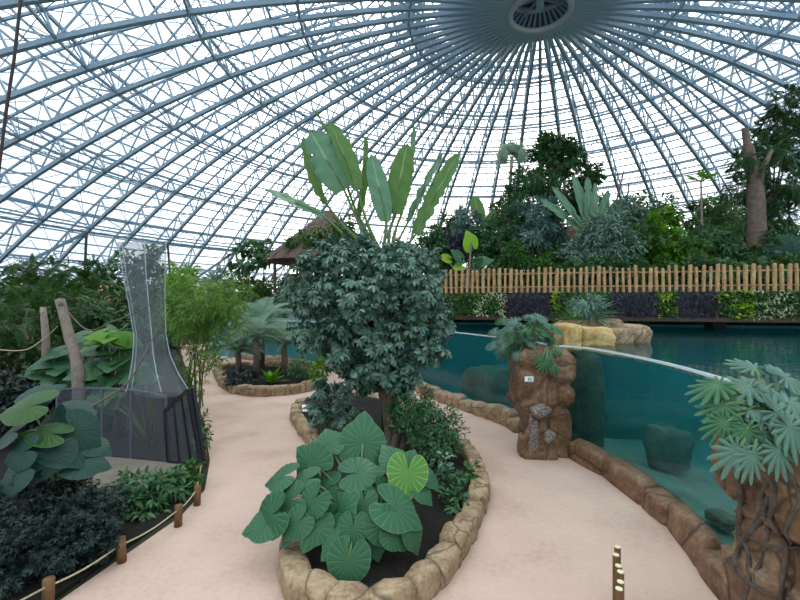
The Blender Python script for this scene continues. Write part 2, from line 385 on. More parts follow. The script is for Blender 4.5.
def mesh_leaves(name, tmpl, Ms, mat, parent=None, kind=None):
    """Ms: (n,3,4) rotation*scale | translation, one combined foliage mesh"""
    tv, tf, uv = tmpl; Ms = np.asarray(Ms, float); n = len(Ms)
    P = np.einsum('nij,vj->nvi', Ms[:,:,:3], tv) + Ms[:,None,:,3]
    nv = len(tv); P = P.reshape(-1, 3)
    me = bpy.data.meshes.new(name)
    lt = np.array([len(q) for q in tf]); idx = np.concatenate([np.array(q) for q in tf])
    nl = len(idx); LI = (idx[None,:] + (np.arange(n)*nv)[:,None]).ravel(); LT = np.tile(lt, n)
    me.vertices.add(len(P)); me.vertices.foreach_set('co', P.ravel())
    me.loops.add(len(LI)); me.loops.foreach_set('vertex_index', LI.astype(np.int32))
    me.polygons.add(len(LT)); st = np.concatenate([[0], np.cumsum(LT)[:-1]])
    me.polygons.foreach_set('loop_start', st.astype(np.int32)); me.polygons.foreach_set('loop_total', LT.astype(np.int32))
    me.polygons.foreach_set('use_smooth', np.ones(len(LT), bool))
    if uv is not None:
        u = me.uv_layers.new(name='UVMap'); U = np.array(uv)[idx]; u.data.foreach_set('uv', np.tile(U, (n,1)).ravel().astype(np.float32))
    me.update(calc_edges=True); me.validate()
    me.materials.append(mat)
    o = bpy.data.objects.new(name, me); link(o, parent)
    if parent is not None: o.matrix_parent_inverse = Matrix.Translation(-Vector(parent.location))
    if kind: o['kind'] = kind
    return o
def frames(pos, dirs, ups, size):
    """arrays -> (n,3,4)"""
    pos = np.asarray(pos, float); d = np.asarray(dirs, float); u = np.asarray(ups, float); s = np.asarray(size, float).reshape(-1,1)
    d = d/np.linalg.norm(d, axis=1, keepdims=True); x = np.cross(d, u); x /= np.linalg.norm(x, axis=1, keepdims=True)+1e-9
    z = np.cross(x, d); return np.stack([x*s, d*s, z*s, pos], axis=2)
def blob_leaves(blobs, size, dens, warea, clump=.38, droop=.35, sub=None, jit=.45, solid=0):
    out = []
    for c, r in blobs:
        c = np.array(c); r = np.array(r); rm = float(np.mean(r))
        ns = sub or max(6, int(4+ (rm/size)*1.1)); ns = min(ns, 26)
        k = np.arange(ns)+.5; ph = np.arccos(1-2*k/ns); th = np.pi*(1+5**.5)*k + rng.uniform(0, 6)
        sc = np.stack([np.cos(th)*np.sin(ph), np.sin(th)*np.sin(ph), np.cos(ph)], 1)
        sc = sc*rng.uniform(.55, .8, (ns,1)); sr = rng.uniform(.75, 1.2, ns)*clump
        n = int(dens*12.6*rm*rm/(size*size*warea)); n = max(n, 10)
        who = rng.integers(0, ns, n); dv = rng.normal(size=(n,3)); dv /= np.linalg.norm(dv, axis=1, keepdims=True)
        rad = (rng.uniform(.35 if solid == 0 else 0, 1, n)**.5)
        p = c + (sc[who] + dv*(sr[who]*rad)[:,None])*r
        out_d = (p-c)/np.linalg.norm(p-c, axis=1, keepdims=True)
        d = dv*.6 + out_d*.7 + rng.normal(size=(n,3))*jit; d[:,2] -= droop
        u = out_d*.7 + np.array([0,0,.8]) + rng.normal(size=(n,3))*.35
        out.append(frames(p, d, u, size*rng.uniform(.65, 1.25, n)))
    return np.concatenate(out)
def pblob(px, py, Y, rx, ry, rd=None):
    """ellipsoid whose outline covers rx, ry pixels at depth Y"""
    a = rx*Y/F; b = ry*Y/F; return (tuple(at(px, py, Y)), (a, (rd if rd else (a+b)/2), b))
WA = dict(simple=.2, narrow=.12, broad=.36, round=.5, diamond=.2, dia_n=.11, palm8=.7, palm5=.8, bamboo=.25, frond=.25, fern=.25, fan=.6, split=.8, heart_s=.6, heart=.6, blade=.04)
def stems(base, blobs, r, bend=.15, twigs=3, taper=.45):
    mb = MB(); base = Vector(base)
    if len(blobs) > 2:
        cm = sum((Vector(c) for c, _ in blobs), Vector())/len(blobs); fk = base.lerp(cm, .55); fk.x += random.uniform(-.1,.1)
        mb.tube(catmull([base, base.lerp(fk, .5)+Vector((random.uniform(-.1,.1),0,0)), fk], 4), [r*1.25]+[r]*8, 9); base = fk; r = r*.55
    for c, rr in blobs:
        c = Vector(c); h = (c-base); mid = base + h*.5 + Vector((random.uniform(-1,1), random.uniform(-1,1), 0))*h.length*bend
        pts = [base*(1-t)**2 + mid*2*t*(1-t) + c*t*t for t in (0,.2,.4,.6,.8,1)]
        mb.tube(pts, [r*(1-(1-taper)*i/5) for i in range(6)], 7)
        for k in range(twigs):
            e = c + Vector((random.uniform(-1,1)*rr[0], random.uniform(-1,1)*rr[1], random.uniform(-.5,1)*rr[2]))*.75
            s = pts[3+k % 3]; mb.tube([s, (s+e)/2+Vector((0,0,.06*h.length)), e], [r*.35, r*.25, r*.12], 5)
    return mb
def bush(name, label, cat, base, blobs, leaf='simple', size=.15, mat='mid', dens=1.0, stem_r=.02, stem_mat='stem_dark', group=None, droop=.35, clump=.38, trunk='stem', twigs=3, bend=.15, extra=None, sub=None, jit=.45, solid=1):
    t = thing(name, label, cat, base, group)
    Ms = blob_leaves(blobs, size, dens, WA[leaf], clump, droop, sub, jit, solid)
    mesh_leaves('foliage', T[leaf], Ms, L_[mat], t)
    part(stems(base, blobs, stem_r, bend, twigs), trunk, M[stem_mat], t, True)
    return t
def rosette(name, label, cat, base, n, length, leaf='frond', mat='mid', elev=(.2, 1.2), stem_h=0, stem_r=.08, group=None, stem_mat='bark', part_name='frond', ups=None, sep=False):
    t = thing(name, label, cat, base, group); base = Vector(base); top = base + Vector((0,0,stem_h)); Ms = []
    for k in range(n):
        a = k*2.39996+random.uniform(-.2,.2); e = elev[0]+(elev[1]-elev[0])*(k/n)+random.uniform(-.1,.1)
        d = (math.cos(a)*math.cos(e), math.sin(a)*math.cos(e), math.sin(e)); u = (-math.cos(a)*math.sin(e), -math.sin(a)*math.sin(e), math.cos(e))
        Ms.append(frames([tuple(top)], [d], [u], [length*random.uniform(.8,1.1)])[0])
    if sep:
        for m in Ms: mesh_leaves(part_name, T[leaf], [m], L_[mat], t)
    else: mesh_leaves('foliage', T[leaf], Ms, L_[mat], t)
    if stem_h > 0: part(MB().tube([base, base+Vector((.03,0,stem_h*.5)), top], [stem_r*1.2, stem_r, stem_r*.9], 9), 'trunk', M[stem_mat], t, True)
    return t
def rock_mesh(c, r, seed=0, rough=.22, sub=3, sq=.5, M3=None):
    """boulder: cube-sphere pushed out by noise. c centre, r half sizes"""
    import bmesh
    bm = bmesh.new(); bmesh.ops.create_icosphere(bm, subdivisions=sub, radius=1)
    for v in bm.verts:
        p = v.co.normalized(); m = max(abs(p.x), abs(p.y), abs(p.z)); q = p/m
        p2 = p*(1-sq) + q*sq*.9
        o = Vector((seed*3.1, seed*1.7, seed*.9))
        k = 1 + rough*(noise.noise(p*1.3+o)) + rough*.45*noise.noise(p*3.1+o)
        p2 = p2*k; p2 = Vector((p2.x*r[0], p2.y*r[1], p2.z*r[2]))
        v.co = (M3 @ p2 if M3 else p2) + Vector(c)
    mb = MB(); bm.verts.ensure_lookup_table(); mb.add([v.co.copy() for v in bm.verts], [[v.index for v in f.verts] for f in bm.faces]); bm.free(); return mb
def catmull(pts, n=8, closed=False):
    P = [Vector(p) for p in pts]; out = []; m = len(P)
    rngk = range(m if closed else m-1)
    for i in rngk:
        if closed: a, b, c, d = P[(i-1)%m], P[i], P[(i+1)%m], P[(i+2)%m]
        else: a, b, c, d = P[max(i-1,0)], P[i], P[i+1], P[min(i+2,m-1)]
        for k in range(n):
            t = k/n; out.append(.5*((2*b)+(c-a)*t+(2*a-5*b+4*c-d)*t*t+(3*b-a-3*c+d)*t**3))
    if not closed: out.append(P[-1])
    return out
def resample(pts, step):
    out = [pts[0]]; acc = 0; nxt = step
    for a, b in zip(pts, pts[1:]):
        L = (b-a).length
        while acc+L >= nxt: out.append(a+(b-a)*((nxt-acc)/L)); nxt += step
        acc += L
    return out
def poly(pts, z0, z1, mb=None):
    mb = mb or MB(); n = len(pts); vs = [(p[0],p[1],z0) for p in pts]+[(p[0],p[1],z1) for p in pts]
    fs = [tuple(range(n-1,-1,-1)), tuple(range(n,2*n))]+[(i,(i+1)%n,n+(i+1)%n,n+i) for i in range(n)]
    return mb.add(vs, fs)
def kerb(name, label, pts, width, height, mat, closed=False, step=.42, z=0, seed=1, jitter=.25):
    t = thing(name, label, 'stone kerb', (pts[0][0], pts[0][1], z))
    c = catmull([(p[0],p[1],z) for p in pts], 12, closed)
    if closed: c.append(c[0])
    rnd = random.Random(seed); s = 0; d = resample(c, .02); i = 0; k = 0
    while i < len(d)-4:
        L = step*rnd.uniform(.75, 1.35); j = min(len(d)-1, i+max(3, int(L/.02))); a, b = d[i], d[j]
        v = b-a; ang = math.atan2(v.y, v.x); hh = height*rnd.uniform(1-jitter, 1+jitter); w = width*rnd.uniform(.85, 1.15)
        m = (a+b)/2; mid = d[(i+j)//2]; m = (m+mid)/2
        mb = rock_mesh((m.x, m.y, z+hh*.40), (v.length*.60, w*.55, hh*.62), seed*31+k, .15, 3, .8, Matrix.Rotation(ang, 3, 'Z'))
        part(mb, 'stone', M[mat], t, True); i = j; k += 1
    return t

# ================================================================ DOME
Xc, Yc, Za, Rb = 10.32, 31.7, 24.8, 55.0; RS = 83.12
CZ = Za-RS
def ds(r, th, off=0.0):
    s = r/RS; c = math.sqrt(max(0, 1-s*s)); R = RS+off
    return Vector((R*s*math.cos(th), R*s*math.sin(th), CZ+R*c))
NR = 60
dome = thing('dome_frame', None, None, (Xc, Yc, 0)); struct(dome)
rmb = MB(); nod = [2.2, 4.2, 6.4, 8.6, 10.8, 13, 15.2, 17.4, 19.6, 21.8, 24, 26.4, 28.8, 31.2, 33.6, 36, 38.4, 40.8, 43.2, 45.6, 48, 50.4, 52.8, 55]
ROFF = 1.75
for a, b in zip(nod, nod[1:]):
    rmb.beam(ds(a,0), ds(b,0), .29, .30); rmb.beam(ds(a,0,ROFF), ds(b,0,ROFF), .15, .16)
for i, a in enumerate(nod):
    if i < 3: continue
    rmb.beam(ds(a,0), ds(a,0,ROFF), .16, .12)
    if i < len(nod)-1:
        p, q = (ds(a,0), ds(nod[i+1],0,ROFF)) if i % 2 else (ds(a,0,ROFF), ds(nod[i+1],0))
        rmb.beam(p, q, .10, .10)
r0 = rmb.build('rib_truss', M['steel'], dome)
PH = .98
for k in range(NR):
    o = r0 if k == 0 else r0.copy()
    if k: link(o, dome)
    o.rotation_euler = (0, 0, 2*math.pi*(k+PH)/NR)
def TH(k): return 2*math.pi*(k+PH)/NR
for r in (9.7, 17.4, 24.0, 31.2, 38.4, 45.6, 51.6):
    mb = MB()
    for k in range(NR):
        a, b = TH(k), TH(k+1); m = (a+b)/2
        mb.beam(ds(r,a), ds(r,b), .15, .16); mb.beam(ds(r,a,ROFF), ds(r,b,ROFF), .2, .2)
        mb.beam(ds(r,a), ds(r,m,ROFF), .075, .075); mb.beam(ds(r,b), ds(r,m,ROFF), .075, .075)
        w = 2.0
        mb.beam(ds(r,a), ds(r+w,m,ROFF), .045, .045); mb.beam(ds(r,a), ds(r-w,m,ROFF), .045, .045)
        mb.beam(ds(r,b), ds(r+w,m,ROFF), .045, .045); mb.beam(ds(r,b), ds(r-w,m,ROFF), .045, .045)
        mb.beam(ds(r+w,a,ROFF), ds(r+w,b,ROFF), .10, .12)
    mb.build('ring_truss', M['steel'], dome)
r = 5.2
while r < 55:
    mb = MB()
    for k in range(NR): mb.beam(ds(r,TH(k),ROFF+.15), ds(r,TH(k+1),ROFF+.15), .08, .15)
    mb.build('purlin', M['steel'], dome); r += 1.3
mb = MB()
for i in range(3, len(nod)-2, 2):
    for k in range(NR):
        mb.beam(ds(nod[i],TH(k),ROFF), ds(nod[i+2],TH(k+1),ROFF), .045, .045); mb.beam(ds(nod[i],TH(k+1),ROFF), ds(nod[i+2],TH(k),ROFF), .045, .045)
mb.build('wind_bracing', M['steel'], dome)
mb = MB()
for k in range(0, NR, 2):
    for d_ in (-1, 1): mb.beam(ds(46.2,TH(k)), ds(54.8,TH(k+d_),.2), .26, .26)
    mb.beam(ds(46.2,TH(k)), ds(46.2,TH(k+2)), .2, .2)
mb.build('edge_struts', M['steel'], dome)
mb = MB(); n = 48                                            # crown ring
for rr, zz, rad in ((2.15, -.15, .22), (2.15, 1.4, .18)):
    pts = [ds(rr, 2*math.pi*k/n) + Vector((0,0,zz)) for k in range(n+1)]; mb.tube(pts, rad, 8, False)
mb.build('crown_ring', plain('crown_grey', (.42,.43,.44), .5), dome, True)
mb = MB(); pts = [ds(6.6, 2*math.pi*k/n, ROFF+.1) for k in range(n)]; c = (0,0,Za+ROFF+.7)
mb.add(pts+[c], [((k+1)%n, k, n) for k in range(n)]); mb.build('crown_cap', M['steel_dark'], dome)
mb = MB()
for k in range(4):
    t = k*math.pi/4+.3; mb.beam((2.1*math.cos(t),2.1*math.sin(t),Za+.9), (-2.1*math.cos(t),-2.1*math.sin(t),Za+.9), .14, .2)
mb.tube([(0,0,Za+.1),(0,0,Za+2)], .28, 10); mb.build('crown_spokes', M['steel'], dome)
mb = MB(); rr = [6.6+2.5*i for i in range(21)]; m = 120          # glazed skin
for r in rr:
    for k in range(m): mb.v.append(tuple(ds(min(r,55), 2*math.pi*k/m, ROFF+.35)))
for i in range(len(rr)-1):
    for k in range(m): mb.f.append((i*m+k, (i+1)*m+k, (i+1)*m+(k+1)%m, i*m+(k+1)%m))
g = mb.build('glazing', M['glazing'], dome, True)
mb = MB()
for k in range(120):                                          # low plinth wall under the dome edge
    a, b = 2*math.pi*k/120, 2*math.pi*(k+1)/120; p, q = Vector((56.4*math.cos(a), 56.4*math.sin(a), 0)), Vector((56.4*math.cos(b), 56.4*math.sin(b), 0))
    mb.add([p, q, q+Vector((0,0,4.6)), p+Vector((0,0,4.6))], [(0,1,2,3)])
mb.build('plinth', plain('plinth', (.5,.52,.5), .8), dome)

# ================================================================ GROUND
mb = MB(); mb.add([(Xc+70*math.cos(2*math.pi*k/64), Yc+70*math.sin(2*math.pi*k/64), -.04) for k in range(64)], [tuple(range(64))])
# leave a hole for the tank: ground is built as left and right pieces around it
GL = [(-3.2,1.5),(-3.66,4.63),(-3.49,5.46),(-3.29,6.43),(-3.34,7.36),(-3.87,8.76),(-5.4,11.8),(-8.7,17.9),(-17,32.8)]
GRc = [(-14,34),(-12.8,27.6),(-9,24.7),(-7,23.3),(-3,20.3),(0,17.1),(1.0,14.9),(2.0,13.0),(3.0,11.0),(3.55,9.3),(3.88,8.2),(3.98,7.4),(4.0,6.6),(3.9,5.9),(3.72,5.2),(3.55,4.4),(3.5,1.5)]
struct(poly(GL+GRc, -.3, 0).build('floor', M['path']))
lg = [(-3.2,1.5)]+[(-60,1.5),(-60,60),(-30,85),(-3.6,92),(-3.6,23.5),(-7.5,25.9),(-12.6,29.2),(-14,34),(-17,32.8)]+GL[::-1][1:-1]
struct(poly(lg, -.3, -.0).build('floor_planting_left', M['ground']))

# ---------------------------------------------------------------- tank
WZ = 2.2
gR = catmull([(3.30,9.35,0),(3.78,9.15,0),(4.02,8.2,0),(4.10,7.2,0),(4.08,6.3,0),(3.98,5.5,0),(3.84,4.7,0),(3.62,3.9,0),(3.4,3.0,0)], 6)
gL = catmull([(-12,27,0),(-9,25,0),(-7,23.6,0),(-3,20.7,0),(0,17.5,0),(1.3,14.9,0),(2.3,12.8,0),(3.0,11.1,0),(3.35,9.9,0),(3.30,9.35,0)], 6)
FA, FB = Vector((-6.2,20.9,0)), Vector((22,13.2,0))          # line of the planted wall behind the tank
_a = at(455,270,18.5); _b = at(800,268,15.4); fdir = Vector((_b.x-_a.x, _b.y-_a.y, 0)).normalized(); fo = Vector((_a.x,_a.y,0))
fperp = Vector((-fdir.y, fdir.x, 0));  fperp = fperp if fperp.y > 0 else -fperp
def wl(px, d=0):
    """point on the wall line seen at image column px, moved d metres behind it"""
    k = (px-400)/F; o = fo+fperp*d; s = (k*o.y-o.x)/(fdir.x-k*fdir.y); return o+fdir*s
tank_front = gL[:-1]+gR
back = [wl(330,3)+Vector((-3,6,0)), wl(330,3), wl(1000,3)]
tank_poly = [(p.x,p.y) for p in tank_front]+[(16,1.5),(26,8)]+[(back[2].x+4,back[2].y),(back[1].x,back[1].y),(-7.5,25.7),(-12.4,29)]
FL = -.6
wmb = poly(tank_poly, FL, WZ)
water = wmb.build('tank_water', M['water'])
tag(water, 'clear teal pool water held behind the curved glass', 'water')
m = M['water'].node_tree; va = m.nodes.new('ShaderNodeVolumeAbsorption'); va.inputs[0].default_value = (.02,.70,.80,1); va.inputs[1].default_value = .25
vs = m.nodes.new('ShaderNodeVolumeScatter'); vs.inputs[0].default_value = (.08,.80,.78,1); vs.inputs[1].default_value = .07
ad = m.nodes.new('ShaderNodeAddShader'); m.links.new(va.outputs[0], ad.inputs[0]); m.links.new(vs.outputs[0], ad.inputs[1])
m.links.new(ad.outputs[0], m.nodes['Material Output'].inputs['Volume'])
def off_(pts, d):
    out = []
    for i in range(len(pts)):
        v = (pts[min(i+1,len(pts)-1)]-pts[max(i-1,0)]).normalized(); out.append(pts[i]+Vector((v.y, -v.x, 0))*d)
    return out
struct(poly([(p[0],p[1]) for p in tank_poly], FL-.3, FL-.002).build('floor_tank', M['tankfloor']))
mb = MB()
e = [(16,1.5),(26,8),(back[2].x+4,back[2].y),(back[1].x,back[1].y),(-7.5,25.7),(-12.4,29)]
for a, b in zip(e, e[1:]): mb.beam((a[0],a[1],(FL+WZ+.1)/2), (b[0],b[1],(FL+WZ+.1)/2), .3, WZ+.1-FL)
struct(mb.build('wall_tank', M['tankwall']))
mb = MB(); sl = [p for p in gR if p.y > 3.3]
for d_, z_ in ((-.10,.10),(-.7,.0),(-1.6,-.22),(-2.8,-.46),(-4.2,-.62)):
    for k, p in enumerate(off_(sl, d_)): mb.v.append((p.x, p.y, z_+.10*noise.noise(Vector((p.x*1.3,p.y*1.3,2)))))
m_ = len(sl)
for i in range(4):
    for k in range(m_-1): mb.f.append((i*m_+k, i*m_+k+1, (i+1)*m_+k+1, (i+1)*m_+k))
struct(mb.build('floor_tank_slope', M['tankslope'], None, True))
def glass(name, label, pts, z0, z1, rim):
    t = thing(name, label, 'glass wall', pts[0]); mb = MB(); th = .05
    nrm = []
    for i in range(len(pts)):
        d = (pts[min(i+1,len(pts)-1)]-pts[max(i-1,0)]).normalized(); nrm.append(Vector((d.y,-d.x,0)))
    a = [p-n_*.03 for p, n_ in zip(pts, nrm)]; n = len(pts)
    mb.add([(p.x,p.y,z0) for p in a]+[(p.x,p.y,z1) for p in a], [(i,i+1,n+i+1,n+i) for i in range(n-1)])
    part(mb, 'pane', M['glass'], t, True)
    r = MB()
    for i in range(n-1): r.beam((a[i].x,a[i].y,z1), (a[i+1].x,a[i+1].y,z1), rim, .035)
    part(r, 'polished_rim', M['glass_edge'], t)
    return t
def off(pts, d):
    out = []
    for i in range(len(pts)):
        v = (pts[min(i+1,len(pts)-1)]-pts[max(i-1,0)]).normalized(); out.append(pts[i]+Vector((-v.y, v.x, 0))*d)
    return out
glass('curved_tank_glass', 'tall curved clear glass wall of the right pool between two rock pillars', [p for p in gR if p.y > 3.2][1:], 0.05, 2.26, .06)
glass('long_tank_glass', 'long clear glass wall of the dark left pool behind the central tree', [p for p in gL if p.y > 9.8], 0.05, 2.25, .05)
# low rock kerbs under the glass
kerb('tank_kerb', 'brown artificial rock kerb at the foot of the right curved glass', [(3.62,8.95),(3.84,8.25),(3.95,7.4),(3.98,6.7),(3.95,6.1),(3.82,5.5),(3.66,4.9),(3.55,4.3),(3.5,3.7)], .36, .34, 'kerb_brown', step=.9, seed=5, jitter=.2)
kerb('tank_kerb', 'tan stone kerb along the left pool glass behind the central tree', [(-9,24.6),(-7,23.2),(-3,20.2),(0,17.0),(1.1,14.6),(2.0,12.9),(2.75,11.5),(3.0,10.6)], .36, .38, 'kerb', step=.46, seed=9)

# ---------------------------------------------------------------- terrace, planted wall and slab
TZ = 3.65
l0, r0_ = wl(330,0)+Vector((0,0,0)), wl(1000,0)
ter = [(l0.x,l0.y),(r0_.x,r0_.y),(48,14),(60,50),(40,82),(8,88),(-3.2,70),(-3.2,40)]
struct(poly(ter, TZ-.25, TZ).build('floor_terrace', M['ground']))
mb = MB(); nx = 60; ds_ = (.45,.8,1.4,2.2,3.2,4.5,6.5,9,13)
for i, d in enumerate(ds_):
    for k in range(nx+1):
        p = wl(330,d).lerp(wl(1000,d), k/nx); zz = TZ-.02+ (1.15*(1-math.exp(-(d-.45)/1.6)) if i else 0); mb.v.append((p.x, p.y, zz+(.16*noise.noise(Vector((p.x*.6,p.y*.6,0))) if i else -.1)))
for i in range(len(ds_)-1):
    for k in range(nx): mb.f.append((i*(nx+1)+k, i*(nx+1)+k+1, (i+1)*(nx+1)+k+1, (i+1)*(nx+1)+k))
struct(mb.build('floor_terrace_bank', M['ground'], None, True))
mb = MB(); a, b = wl(330,.9), wl(1000,.9); mb.beam((a.x,a.y,(TZ+2.6)/2), (b.x,b.y,(TZ+2.6)/2), .3, TZ-2.4)
struct(mb.build('wall_terrace', M['dark_wall']))
mb = MB(); a, b = wl(330,.35), wl(1000,.35); mb.beam((a.x,a.y,2.58), (b.x,b.y,2.58), 1.1, .16)
struct(mb.build('trim_1', M['slab']))
mb = MB(); a, b = wl(330,.12), wl(1000,.12); mb.beam((a.x,a.y,3.1), (b.x,b.y,3.1), .1, .95)
struct(mb.build('wall_trellis', M['dark_wall']))
mb = MB(); a, b = wl(330,2.8), wl(1000,2.8); mb.beam((a.x,a.y,.8), (b.x,b.y,.8), .3, 2.9)
struct(mb.build('wall_pool_back', M['tankwall']))
mb = MB(); mb.beam((a.x,a.y,2.95), (b.x,b.y,2.95), .3, 1.4); struct(mb.build('wall_pool_back_upper', M['dark_wall']))
mb = MB()
for px in (640, 715, 880):
    a = wl(px, 1.1); mb.beam((a.x,a.y,-.5), (a.x,a.y,2.6), .5, .5)
struct(mb.build('trim_2', M['dark_wall']))

# ================================================================ PICKET FENCES
def picket_fence(label, P, Q, z, h, pitch=.225, w=.12, group=None):
    P = Vector(P); Q = Vector(Q); d = Q-P; L = d.length; u = d.normalized(); t = thing('picket_fence', label, 'fence', (P.x,P.y,z), group)
    ang = math.atan2(u.y, u.x); n = int(L/pitch)
    for i in range(n):
        p = P+u*(i+.5)*pitch + Vector((0,0,0)); hh = h*random.uniform(.93,1.06); mb = MB(); ww = w*random.uniform(.8,1.3)
        tl = random.uniform(-.035,.035)
        mb.tube([(p.x,p.y-.03,z-.03), (p.x+tl*.5,p.y-.03,z+hh*.5), (p.x+tl,p.y-.03,z+hh-.03), (p.x+tl,p.y-.03,z+hh)], [ww*.5,ww*.52,ww*.48,ww*.3], 6)
        part(mb, 'picket', M['picket'], t)
    for zz in (.22, .78):
        mb = MB(); mb.beam((P.x,P.y+.03,z+h*zz), (Q.x,Q.y+.03,z+h*zz), .04, .05); part(mb, 'rail', M['picket'], t)
    return t
a, b = wl(418), wl(640); picket_fence('left half of the long picket fence above the planted pool wall', a, b, TZ, .98)
a, b = wl(640), wl(870); picket_fence('right half of the long picket fence above the planted pool wall', a, b, TZ, .95)
def upz(py, Y): return H-(py-Y0)/F*Y
picket_fence('short far picket fence below the brown hut behind the banana plant', at(545,252,27), at(605,251,27), upz(253,27), .9, .28)
picket_fence('far picket fence behind the tall trees at the right edge', at(728,250,26), at(812,249,24), upz(251,25), .95, .26)

# ================================================================ ROCK PILLARS
from mathutils.bvhtree import BVHTree
BV = {}
def onrock(px, py, seed, Yd):
    d = Vector(((px-400)/F, 1, -(py-Y0)/F)).normalized(); h = BV[seed].ray_cast(Vector((0,0,H)), d)
    return h[0] if h[0] is not None else (at(px, py, Yd) if Yd else None)
def pillar(name, label, c, rx, ry, z0, z1, prof, seed, mat, facets=.24, nz=46, na=72, parts=()):
    t = thing(name, label, 'rock pillar', (c[0],c[1],z0)); mb = MB()
    for j in range(nz+1):
        q = j/nz; z = z0+(z1-z0)*q; s, dx, dy = prof(q)
        for k in range(na):
            a = 2*math.pi*k/na; ca, sa = math.cos(a), math.sin(a); m = max(abs(ca), abs(sa))**.8
            p = Vector((ca*rx, sa*ry, z)); o = Vector((seed*2.3, seed, seed*.7))
            dists, cells = noise.voronoi(Vector((p.x*1.15, p.y*1.15, z*1.05))+o)
            crack = min(1, (dists[1]-dists[0])*5); cell = noise.noise(cells[0]*3.7)
            rr = (1/m)*s*(1 + facets*cell - .17*(1-crack)**2 + .05*noise.noise(p*3+o) + .02*noise.noise(p*9+o))
            mb.v.append((c[0]+dx+ca*rx*rr, c[1]+dy+sa*ry*rr, z + .05*noise.noise(p*2-o)))
    for j in range(nz):
        for k in range(na): mb.f.append((j*na+k, j*na+(k+1)%na, (j+1)*na+(k+1)%na, (j+1)*na+k))
    s, dx, dy = prof(1); mb.v.append((c[0]+dx, c[1]+dy, z1+.06)); ci = len(mb.v)-1
    for k in range(na): mb.f.append((nz*na+k, nz*na+(k+1)%na, ci))
    part(mb, 'rock_body', M[mat], t, True); BV[seed] = BVHTree.FromPolygons([Vector(v) for v in mb.v], mb.f); return t
def pm(q):
    # mid pillar: narrow foot, wide overhanging top to the left
    s = .80 if q < .35 else (.80+.2*min(1,(q-.35)/.15)); dx = 0 if q < .35 else -.13*min(1,(q-.35)/.15)
    if q > .93: s *= 1-.25*((q-.93)/.07)
    return s*(1.06 if q < .08 else 1), dx, 0
p1 = pillar('rock_pillar', 'tall brown rock pillar with overhanging top between the two pool windows', (3.13,9.25), .62, .50, -.05, 2.24, pm, 3, 'rock')
mb = rock_mesh((2.74,8.86,.50), (.10,.12,.42), 3, .45); part(mb, 'pale_inset', M['pale_rock'], p1, True)
mb = rock_mesh((2.86,8.74,1.0), (.20,.12,.13), 8, .5); part(mb, 'pale_inset', M['pale_rock'], p1, True)
mb = rock_mesh((3.02,8.74,.50), (.10,.10,.12), 12, .5); part(mb, 'pale_inset', M['pale_rock'], p1, True)
mb = rock_mesh((2.62,9.0,.22), (.16,.16,.26), 16, .3); part(mb, 'foot_stone', M['rock'], p1, True)
def pr(q):
    s = 1.0-.10*(1-q)+.0*q
    if .35 < q < .55: s *= .90
    if q > .93: s *= 1-.2*((q-.93)/.07)
    return s, 0, 0
p2 = pillar('rock_pillar', 'large brown rock pillar wrapped in roots at the right edge', (4.32,3.98), 1.0, .62, -.05, 2.0, pr, 11, 'rock', .15, 70, 110)
rt = [[(735,470),(742,500),(738,530),(750,560),(745,600)],[(760,465),(775,490),(770,520),(785,545),(780,600)],[(790,470),(800,500),(786,530),(800,560),(805,610)],
      [(722,470),(726,500),(720,520)],[(770,500),(752,530),(735,560),(760,590),(790,600)],[(738,530),(765,545),(800,548)],[(745,455),(768,470),(790,485),(812,490)],[(728,560),(745,580),(770,592)],[(775,470),(762,500),(768,540),(755,575),(765,610)]]
for i, r_ in enumerate(rt):
    q_ = catmull([Vector((x, y, 0)) for x, y in r_], 6); pts = [p for p in [onrock(p.x+3*noise.noise(Vector((j*.35,i,1))), p.y, 11, None) for j, p in enumerate(q_)] if p is not None]
    mb = MB(); mb.tube(pts, [(.034 if i in (0,1,4) else .022)*(1-.4*j/len(pts))*(1+.35*noise.noise(Vector((j*.7,i,0)))) for j in range(len(pts))], 8); part(mb, 'root', M['root'], p2, True)
# sign on the mid pillar
t = thing('pictogram_sign', 'tiny white sign with a teal symbol on the middle rock pillar', 'sign', at(529,379,8.62))
c = at(529,379,8.62); part(MB().box(c, (.17,.02,.10)), 'plate', M['white'], t); part(MB().box(c+Vector((.015,-.014,0)), (.075,.008,.06)), 'symbol', M['signgreen'], t)
part(MB().box(c+Vector((.02,-.02,0)), (.028,.006,.028)), 'symbol_dot', M['white'], t)
# light coloured boulders behind the mid pillar
def boulder(name, label, px, py, Y, rx, ry, rd, mat, seed, group=None, sq=.55, rough=.25):
    mb = rock_mesh(at(px,py,Y), (rx*Y/F, rd, ry*Y/F), seed, rough, 4, sq); return whole(mb, name, M[mat], label, 'rock', True, group)
boulder('boulder', 'yellow boulder directly behind the middle rock pillar', 567,337,9.9, 10,15,.4,'yellow_rock',1,sq=.85,rough=.12)
boulder('boulder', 'long pale yellow boulder below the grass clump by the pool', 592,337,10.4, 19,11,.45,'yellow_rock',2,sq=.8,rough=.14)
boulder('boulder', 'low flat tan boulder between the two yellow pool boulders', 615,336,11.0, 14,9,.4,'kerb',6,sq=.8,rough=.12)
boulder('boulder', 'rounded golden boulder at the water edge, rightmost of the row', 632,334,11.3, 15,11,.45,'kerb',4,sq=.6,rough=.12)
boulder('submerged_rock', 'dark rounded rock lying under water behind the curved glass', 668,447,8.6, 19,24,.4,'tankrock',7)
boulder('submerged_rock', 'small black rock under water beside the right pillar', 722,519,5.9, 11,6,.2,'tankrock',12)
mb = rock_mesh((4.15,10.0,.8), (.5,.55,1.45), 21, .2, 4, .7); whole(mb, 'submerged_rock', M['tankrock'], 'greenish rock face under water beside the middle pillar', 'rock', True)
